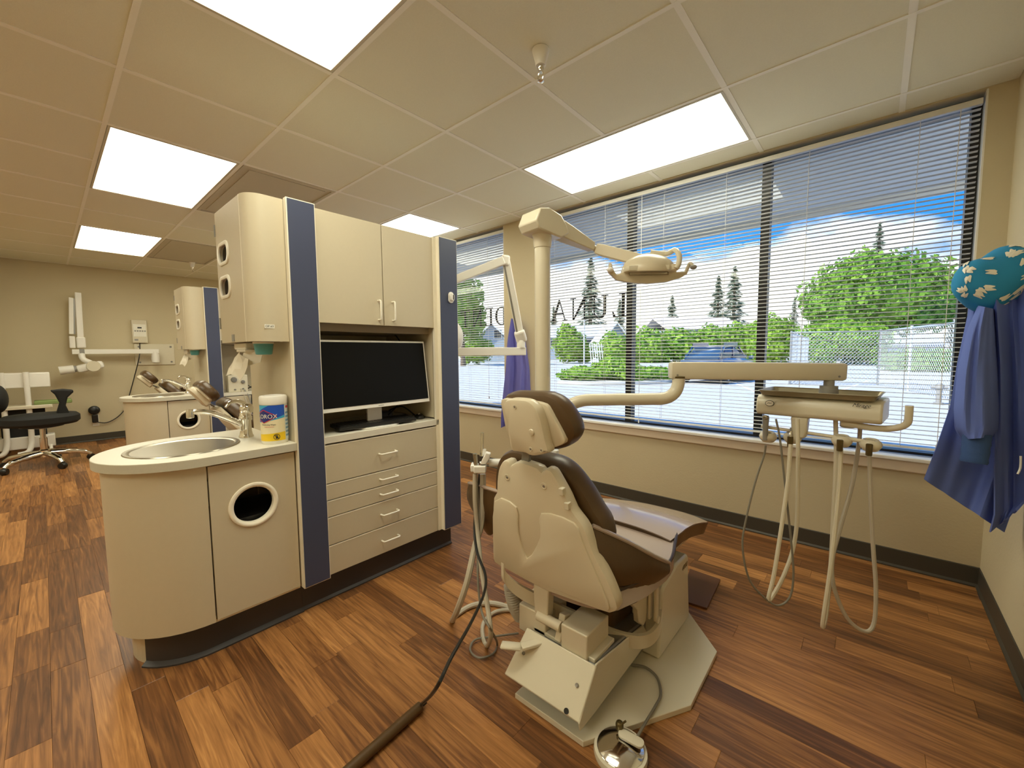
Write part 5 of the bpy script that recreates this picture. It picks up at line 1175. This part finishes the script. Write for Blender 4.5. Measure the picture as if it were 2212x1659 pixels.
gown(rows, lambda u, v: D_-.02, 26, .02, 5).build('gown_body', 'gownp', t, smooth=True)
MB().tube([onY(1110, 686, 2.93), onY(1110, 690, 2.85)], .006, 8).build('coat_hook', 'greymet', t)
# ------------------------------------------------------------------ outside
GZ = -.14
g = MB().box(-70, 60, YG+.11, 160, GZ-.2, GZ).build('ground_lot', 'asphalt'); struct(g)
# unseen roof slab, added to block the sun, with soffit overhang
ROOFZ = 2.42
struct(MB().box(XL-1, XR+3, YB-1, 4.75, ROOFZ+.1, ROOFZ+.4).build('roof_slab', 'soffit'))
struct(MB().box(XL-1, XR+3, YG+.11, 4.74, ROOFZ, ROOFZ+.1).build('soffit_panel', 'soffit'))
struct(MB().box(XL-1, XR+3, 4.70, 4.78, ROOFZ-.05, ROOFZ+.45).build('fascia_board', 'soffit'))
# sidewalk strip along the building
struct(MB().box(-30, 20, YG+.11, 4.4, GZ, GZ+.05).build('sidewalk', 'curb'))
def gp(px, d, py=760):
    p = at(px, py, d); p.z = GZ; return p
def foliage(name, blobs, n, size, m, parent, seed, flat=.0):
    rs = np.random.RandomState(seed); V = []
    wts = np.array([b[1][0]*b[1][2] for b in blobs]); cnt = (n*wts/wts.sum()).astype(int)
    for (c_, rad), k_ in zip(blobs, cnt):
        u = rs.normal(size=(k_, 3)); u /= np.linalg.norm(u, axis=1)[:, None]
        rr = (.80+.28*rs.rand(k_, 1))*(1+.10*np.sin(7*u[:, :1]+3*u[:, 2:])+.08*np.sin(11*u[:, 2:]+5*u[:, 1:2]))
        p = np.array(c_)+u*rr*np.array(rad)
        nn = u+rs.normal(size=(k_, 3))*.55; nn /= np.linalg.norm(nn, axis=1)[:, None]
        a_ = np.cross(nn, rs.normal(size=(k_, 3))); a_ /= np.linalg.norm(a_, axis=1)[:, None]; b_ = np.cross(nn, a_)
        s = size*(.6+.8*rs.rand(k_, 1))
        V.append(np.stack([p-a_*s, p-b_*s*.6, p+a_*s, p+b_*s*.6], 1).reshape(-1, 3))
    V = np.concatenate(V); keep = None
    L = np.array(wloc(parent)); V = V-L; V[:, 2] = np.maximum(V[:, 2], GZ-L[2]+.02)
    me = bpy.data.meshes.new(name); nv = len(V); nf = nv//4
    me.vertices.add(nv); me.vertices.foreach_set('co', V.astype(np.float32).ravel()); me.loops.add(nv); me.loops.foreach_set('vertex_index', np.arange(nv, dtype=np.int32))
    me.polygons.add(nf); me.polygons.foreach_set('loop_start', np.arange(0, nv, 4, dtype=np.int32)); me.update(calc_edges=True); me.validate()
    o = bpy.data.objects.new(name, me); COL.objects.link(o); o.parent = parent; me.materials.append(MT[m]); o['kind'] = 'stuff'
    return o
def core(blobs, m, parent, f=.82):
    q = MB()
    for c_, rad in blobs: q.ball(c_, tuple(r_*f for r_ in rad), 16, 10)
    q.v = [(v[0], v[1], max(v[2], GZ+.01)) for v in q.v]
    q.build('branch_mass', m, parent, smooth=True)
def bush(name, lb, cat, blobs, n, size, m, seed, group=None):
    c0 = blobs[0][0]; t = thing(name, lb, cat, (c0[0], c0[1], GZ), group)
    core(blobs, m, t); foliage('foliage', blobs, n, size, m, t, seed); return t
def pxblob(px, py, d, wpx, hpx, dep=None):
    k_ = d/FPX; c_ = at(px, py, d); return (tuple(c_), (wpx*k_, dep or wpx*k_, hpx*k_))
def conifer(lb, px, pytop, d, wpx, seed, trunk_py=770):
    top = at(px, pytop, d); b = gp(px, d); H_ = top.z-GZ; w_ = wpx/FPX*d
    t = thing('conifer_tree', lb, 'tree', (b.x, b.y, GZ), 'conifers behind the houses')
    MB().lathe([(w_*.10, 0), (w_*.05, H_*.7), (.02, H_*.98)], (b.x, b.y, GZ), n=8).build('trunk', 'bark', t)
    rs = np.random.RandomState(seed); V = []; n = 1700
    f = rs.rand(n)**.75; h = GZ+H_*(.16+.84*(1-f)); lay = .72+.28*np.sin((1-f)*H_*2.6+rs.rand(n)*.8)
    rad = w_*(f*.95+.03)*lay; an = rs.rand(n)*6.283; rr = rad*np.sqrt(.15+.85*rs.rand(n))
    p = np.stack([b.x+rr*np.cos(an), b.y+rr*np.sin(an), h-rr*.22], 1)
    out = np.stack([np.cos(an), np.sin(an), -.35*np.ones(n)], 1); sd_ = np.stack([-np.sin(an), np.cos(an), np.zeros(n)], 1)+rs.normal(size=(n, 3))*.3
    s = (w_*.10)*(.5+rs.rand(n, 1)); V = np.stack([p-out*s, p-sd_*s*.35, p+out*s, p+sd_*s*.35], 1).reshape(-1, 3)-np.array((b.x, b.y, GZ))
    me = bpy.data.meshes.new('needles'); nv = len(V); me.vertices.add(nv); me.vertices.foreach_set('co', V.astype(np.float32).ravel()); me.loops.add(nv); me.loops.foreach_set('vertex_index', np.arange(nv, dtype=np.int32))
    me.polygons.add(nv//4); me.polygons.foreach_set('loop_start', np.arange(0, nv, 4, dtype=np.int32)); me.update(calc_edges=True); me.validate()
    o = bpy.data.objects.new('foliage', me); COL.objects.link(o); o.parent = t; me.materials.append(MT['leafd']); o['kind'] = 'stuff'
conifer('tall conifer standing behind the black window letters', 1275, 560, 84, 55, 1)
conifer('conifer left of the tall pair above the pink roof', 1548, 598, 86, 42, 2)
conifer('tallest of the paired conifers above the pink roof', 1582, 578, 90, 48, 3)
conifer('small conifer left of the pink roofed house', 1450, 640, 88, 34, 4)
conifer('conifer behind the round hedge near the window mullion', 1712, 642, 84, 24, 5)
conifer('conifer top rising behind the big round green tree', 1885, 488, 86, 46, 6)
conifer('conifer just right of the big round green tree', 2052, 668, 82, 22, 7)
conifer('short conifer beside the left mullion behind the hedge', 1338, 648, 90, 30, 8)
conifer('conifer behind the blue house at left window edge', 1196, 662, 88, 26, 9)
# big deciduous trees
def tree(lb, blobs, tx, d, n, size, m, seed):
    b = gp(tx, d); t = thing('leafy_tree', lb, 'tree', (b.x, b.y, GZ)); zt = blobs[0][0][2]
    MB().lathe([(.28, 0), (.2, 1.5), (.12, zt-GZ)], (b.x, b.y, GZ), n=10).build('trunk', 'bark', t, smooth=True)
    core(blobs, m, t, .74); foliage('foliage', blobs, n, size, m, t, seed)
D = 46
tree('big round bright green tree behind the chain link fence', [pxblob(1890, 640, D, 120, 80), pxblob(1830, 660, D, 80, 55), pxblob(1960, 660, D+1, 85, 58), pxblob(1880, 600, D, 90, 55), pxblob(1945, 615, D, 75, 50), pxblob(1800, 672, D-1, 55, 35), pxblob(2010, 675, D, 42, 36)], 1900, D, 11000, .30, 'leaft', 11)
tree('pale green tree behind the far left window', [pxblob(1000, 655, 40, 45, 60), pxblob(1018, 700, 40, 30, 40), pxblob(985, 640, 41, 40, 40)], 1000, 40, 2600, .26, 'leafm', 12)
# hedges and shrubs
D = 48
bush('hedge', 'long clipped green hedge behind the parked blue car', 'hedge', [pxblob(1330, 760, D, 42, 40), pxblob(1400, 758, D, 50, 48), pxblob(1470, 746, D, 50, 36), pxblob(1540, 744, D, 52, 40), pxblob(1600, 742, D, 45, 42), pxblob(1640, 740, D, 40, 42)], 8000, .24, 'leafy', 21)
bush('round_shrub', 'tall round shrub right of the hedge behind middle mullion', 'shrub', [pxblob(1672, 722, 42, 38, 42), pxblob(1665, 750, 42, 45, 36)], 2400, .20, 'leafy', 22)
bush('round_shrub', 'big rounded shrub seen through the chain link fence', 'shrub', [pxblob(1815, 730, 36, 70, 42), pxblob(1860, 748, 36, 50, 40), pxblob(1770, 748, 36, 45, 40)], 3800, .18, 'leafy', 23)
bush('round_shrub', 'low green shrub behind the fence far right end', 'shrub', [pxblob(1985, 785, 24, 70, 34), pxblob(2040, 785, 24, 40, 34)], 1600, .12, 'leafm', 24)
bush('conical_shrub', 'upright green shrub right of the post before the houses', 'shrub', [pxblob(1232, 748, 46, 34, 32), pxblob(1225, 722, 46, 20, 22), pxblob(1262, 760, 46, 20, 22)], 2600, .20, 'leafy', 25)
bush('round_shrub', 'low bright shrub at left window beneath the blue house', 'shrub', [pxblob(1035, 755, 44, 30, 27), pxblob(1010, 762, 44, 16, 22)], 1100, .20, 'leafy', 26)
# planter island
D = 17.2
isl = [gp(1205, 16.6), gp(1260, 15.9), gp(1360, 15.7), gp(1440, 16.2), gp(1490, 18.5), gp(1440, 20), gp(1300, 19.5), gp(1215, 18)]
o = MB().prism([(p.x, p.y) for p in isl], GZ, GZ+.14).build('island_curb', 'curb', None, bevel=.03, loc=(isl[0].x, isl[0].y, GZ)); tag(o, 'raised concrete curb island carrying the ivy shrubs', 'curb')
bush('ivy_shrub', 'bright ivy mound on the curb island in the car park', 'shrub', [pxblob(1330, 797, D, 45, 24), pxblob(1270, 806, D, 55, 14), pxblob(1360, 805, D, 60, 16), pxblob(1420, 806, D, 42, 13), pxblob(1235, 812, D, 28, 8)], 6500, .085, 'leafy', 27)
# houses
def house(lb, px0, px1, pyw, pyr, d, depth, mroof, gable=False, wins=()):
    a, b = gp(px0, d), gp(px1, d); ax_ = (b-a); L_ = ax_.length; ax_.normalize(); bx_ = Vector((-ax_.y, ax_.x, 0)); zw = at(px0, pyw, d).z; zr = at(px0, pyr, d).z
    t = thing('house', lb, 'house', (a.x, a.y, GZ)); m_ = frame(a, ax_, bx_)
    q = MB().box(0, L_, 0, depth, 0, zw-GZ); MB().add([m_ @ Vector(v) for v in q.v], q.f).build('house_wall', 'house', t)
    if gable:
        pr = [(-.4, zw-GZ-.1), (L_/2, zr-GZ), (L_+.4, zw-GZ-.1), (L_+.4, zw-GZ+.12), (L_/2, zr-GZ+.25), (-.4, zw-GZ+.12)]
        MB().prism([(0, zw-GZ), (L_, zw-GZ), (L_/2, zr-GZ)], -.15, -.01, M=frame(a, ax_, (0, 0, 1)) ).build('gable_wall', 'house', t)
        MB().prism(pr, -depth, .5, M=frame(a, ax_, (0, 0, 1))).build('roof', mroof, t)
        MB().prism(pr, .5, .56, M=frame(a, ax_, (0, 0, 1))).build('gable_trim', 'houset', t)
    else:
        pr = [(-.5, zw-GZ-.1), (depth/2, zr-GZ), (depth+.5, zw-GZ-.1), (depth+.5, zw-GZ+.1), (depth/2, zr-GZ+.2), (-.5, zw-GZ+.1)]
        MB().prism(pr, -.4, L_+.4, M=frame(a, bx_, (0, 0, 1))).build('roof', mroof, t)
    for px, py, w_, h_ in wins:
        p = at(px, py, d); u = (p-a).dot(ax_); f = MB(); q = MB().box(u-w_/2-.08, u+w_/2+.08, -.06, 0, p.z-GZ-h_/2-.08, p.z-GZ+h_/2+.08); f.add([m_ @ Vector(v) for v in q.v], q.f); fo = f.build('window_frame', 'houset', t)
        q = MB().box(u-w_/2, u+w_/2, -.08, -.05, p.z-GZ-h_/2, p.z-GZ+h_/2); MB().add([m_ @ Vector(v) for v in q.v], q.f).build('pane', 'houseg', fo)
house('house with pinkish shingle roof behind the hedge', 1442, 1600, 712, 683, 60, 11, 'roofm', False, ((1480, 735, 1.2, 1.0),))
house('blue grey gabled house behind the window mullion', 1300, 1362, 745, 700, 56, 8, 'roofg', True, ((1330, 748, 1.4, 1.0),))
house('long low blue grey house behind the black window letters', 1150, 1330, 730, 702, 66, 9, 'roofg', False, ((1200, 742, 1.5, 1.0), (1270, 742, 1.5, 1.0)))
house('small blue gabled house seen in the far left window', 1020, 1105, 745, 702, 54, 8, 'roofg', True, ((1075, 722, .9, 1.1),))
house('distant house hidden behind the fence and big tree', 1900, 2040, 745, 718, 75, 9, 'roofg', False)
# lattice gate by the hedge
a = at(1290, 768, 44); t = thing('lattice_gate', 'white lattice gate leaning beside the hedge', 'gate', (a.x, a.y, GZ))
q = MB()
for k_ in range(6): p = at(1278+k_*5, 779, 44); MB().bar(Vector((p.x, p.y, GZ)), at(1274+k_*5, 742, 44), .07, .07, up=(0, 1, 0)).build('upright', 'houset', t)
for py in (748, 760): MB().bar(at(1272, py, 44), at(1304, py, 44), .07, .08).build('rail', 'houset', t)
# light pole
b = gp(1262, 21); t = thing('sign_post', 'thin grey post standing by the curb island', 'post', (b.x, b.y, GZ))
MB().tube([b, at(1262, 660, 21)], .035, 8).build('post_tube', 'pole', t); MB().lathe([(.12, 0), (.12, .04), (.04, .06)], b, n=12).build('post_foot', 'galv', t)
# parking lines
for k_, (p0_, p1_, w_) in enumerate((((1560, 30), (1500, 19), .12), ((1640, 12.5), (1560, 20), .12), ((1760, 10.5), (1880, 17), .10), ((1340, 24), (1200, 23), .12))):
    a, b = gp(*p0_), gp(*p1_); n_ = (b-a).normalized(); s_ = Vector((-n_.y, n_.x, 0))*w_/2
    o = MB().add([a+s_+Vector((0, 0, .004)), a-s_+Vector((0, 0, .004)), b-s_+Vector((0, 0, .004)), b+s_+Vector((0, 0, .004))], [(0, 1, 2, 3)]).build('parking_line', 'line', g)
# car
D = 17.5
c_ = gp(1555, D); fx = (RIGHT*.62+Vector((FWD.x, FWD.y, 0)).normalized()*.55); fx.z = 0; fx.normalize(); fy = Vector((-fx.y, fx.x, 0))
t = thing('parked_car', 'dark blue car parked in front of the green hedge', 'car', c_)
def car_loft(st, m, name, bev=0):
    """st: list of (x, [(y,z)...])"""
    q = MB(); n = len(st[0][1]); vs = [c_+fx*x+fy*y+Vector((0, 0, z)) for x, pts in st for y, z in pts]; fs = []
    for i in range(len(st)-1):
        for j in range(n): fs.append((i*n+j, i*n+(j+1) % n, (i+1)*n+(j+1) % n, (i+1)*n+j))
    fs += [tuple(range(n))[::-1], tuple((len(st)-1)*n+j for j in range(n))]
    return q.add(vs, fs).build(name, m, t, smooth=True)
def sec(w_, z0, z1, rnd_=.12): return [(-w_, z0), (w_, z0), (w_+.02, z0+.2), (w_, z1-rnd_), (w_-rnd_, z1), (-w_+rnd_, z1), (-w_, z1-rnd_), (-w_-.02, z0+.2)]
car_loft([(-2.15, sec(.70, .45, .75)), (-2.0, sec(.82, .30, .92)), (-1.2, sec(.88, .22, 1.0)), (0, sec(.9, .22, .98)), (1.1, sec(.89, .22, .95)), (1.8, sec(.84, .25, .85)), (2.1, sec(.74, .32, .72))], 'carpaint', 'car_body')
car_loft([(-1.75, sec(.66, .95, 1.02, .05)), (-1.15, sec(.64, .95, 1.42, .1)), (-.3, sec(.63, .95, 1.50, .12)), (.3, sec(.63, .95, 1.46, .12)), (1.05, sec(.68, .92, .98, .04))], 'carglass', 'car_cabin')
car_loft([(-1.2, sec(.60, 1.40, 1.44, .02)), (-.3, sec(.59, 1.46, 1.52, .03)), (.28, sec(.58, 1.44, 1.48, .02))], 'carpaint', 'car_roof')
for s_ in (-1, 1):
    for x in (-1.35, 1.35):
        p = c_+fx*x+fy*s_*.80+Vector((0, 0, .32)); w_ = MB().lathe([(0, -.1), (.28, -.1), (.32, -.07), (.32, .07), (.28, .1), (0, .1)], p, fy, 20).build('wheel', 'tyre', t, smooth=True)
        MB().lathe([(.19, .1), (.17, .108), (.02, .11)], p, fy*s_, 14).build('hubcap', 'galv', w_, smooth=True)
    MB().bar(c_+fx*2.02+fy*s_*.62+Vector((0, 0, .66)), c_+fx*1.9+fy*s_*.82+Vector((0, 0, .7)), .12, .12, c=.03).build('headlight', 'houset', t)
    MB().bar(c_+fx*.75+fy*s_*.9+Vector((0, 0, 1.0)), c_+fx*.72+fy*s_*1.06+Vector((0, 0, 1.02)), .12, .14, c=.03).build('side_mirror', 'carpaint', t)
    q = MB(); 
    for xa, xb in ((-1.18, -1.75), (-.35, -.35), (.3, 1.05)): q.bar(c_+fx*xa+fy*s_*.635+Vector((0, 0, 1.44)), c_+fx*xb+fy*s_*.67+Vector((0, 0, .96)), .05, .05)
    o = q.build('window_pillars', 'carpaint', t); o['kind'] = 'stuff'
# chain link fence
def fence(lb, pts, H_):
    t = thing('chain_link_fence', lb, 'fence', pts[0])
    q = MB(); sp = .12
    for a, b in zip(pts, pts[1:]):
        L_ = (b-a).length; n_ = (b-a).normalized(); up_ = Vector((0, 0, 1)); k_ = -int(H_/sp)
        while k_*sp < L_:
            for sg in (1, -1):
                u0 = k_*sp; P0, P1 = (u0, 0), (u0+H_, H_)
                if sg < 0: P0, P1 = (u0, H_), (u0+H_, 0)
                ta = max(0, -u0/H_) if u0 < 0 else 0; tb = min(1, (L_-u0)/H_)
                if tb-ta > .02:
                    f = lambda tt: a+n_*(P0[0]+(P1[0]-P0[0])*tt)+up_*(P0[1]+(P1[1]-P0[1])*tt)
                    q.tube([f(ta), f(tb)], .0055, 3, cap=False)
            k_ += 1
        m_ = max(1, int(L_/2.2))
        for i in range(m_+1):
            p = a+n_*L_*i/m_; MB().tube([p, p+up_*(H_+.06)], .035, 8).build('fence_post', 'galv', t, smooth=True)
        MB().tube([a+up_*H_, b+up_*H_], .025, 8).build('top_rail', 'galv', t, smooth=True); MB().tube([a+up_*.06, b+up_*.06], .012, 6).build('bottom_wire', 'galv', t)
    o = q.build('wire_mesh', 'galv', t); o['kind'] = 'stuff'
fence('grey chain link fence enclosing the lot beyond the right pane', [gp(1745, 24), gp(1708, 15.5), gp(1900, 14.8), gp(2060, 10.5), gp(2090, 6.5)], 1.95)
# fire hydrant-like valve by the window corner
b = gp(2035, 9.5); t = thing('standpipe', 'small dark standpipe in the lot near the right window edge', 'standpipe', b)
MB().lathe([(.09, 0), (.09, .05), (.05, .06), (.05, .35), (.08, .38), (.08, .45), (.04, .5)], b, n=12).build('pipe_body', 'greyplastic', t, smooth=True)
MB().tube([b+Vector((-.14, 0, .4)), b+Vector((.14, 0, .4))], .035, 10).build('pipe_outlet', 'greyplastic', t, smooth=True)
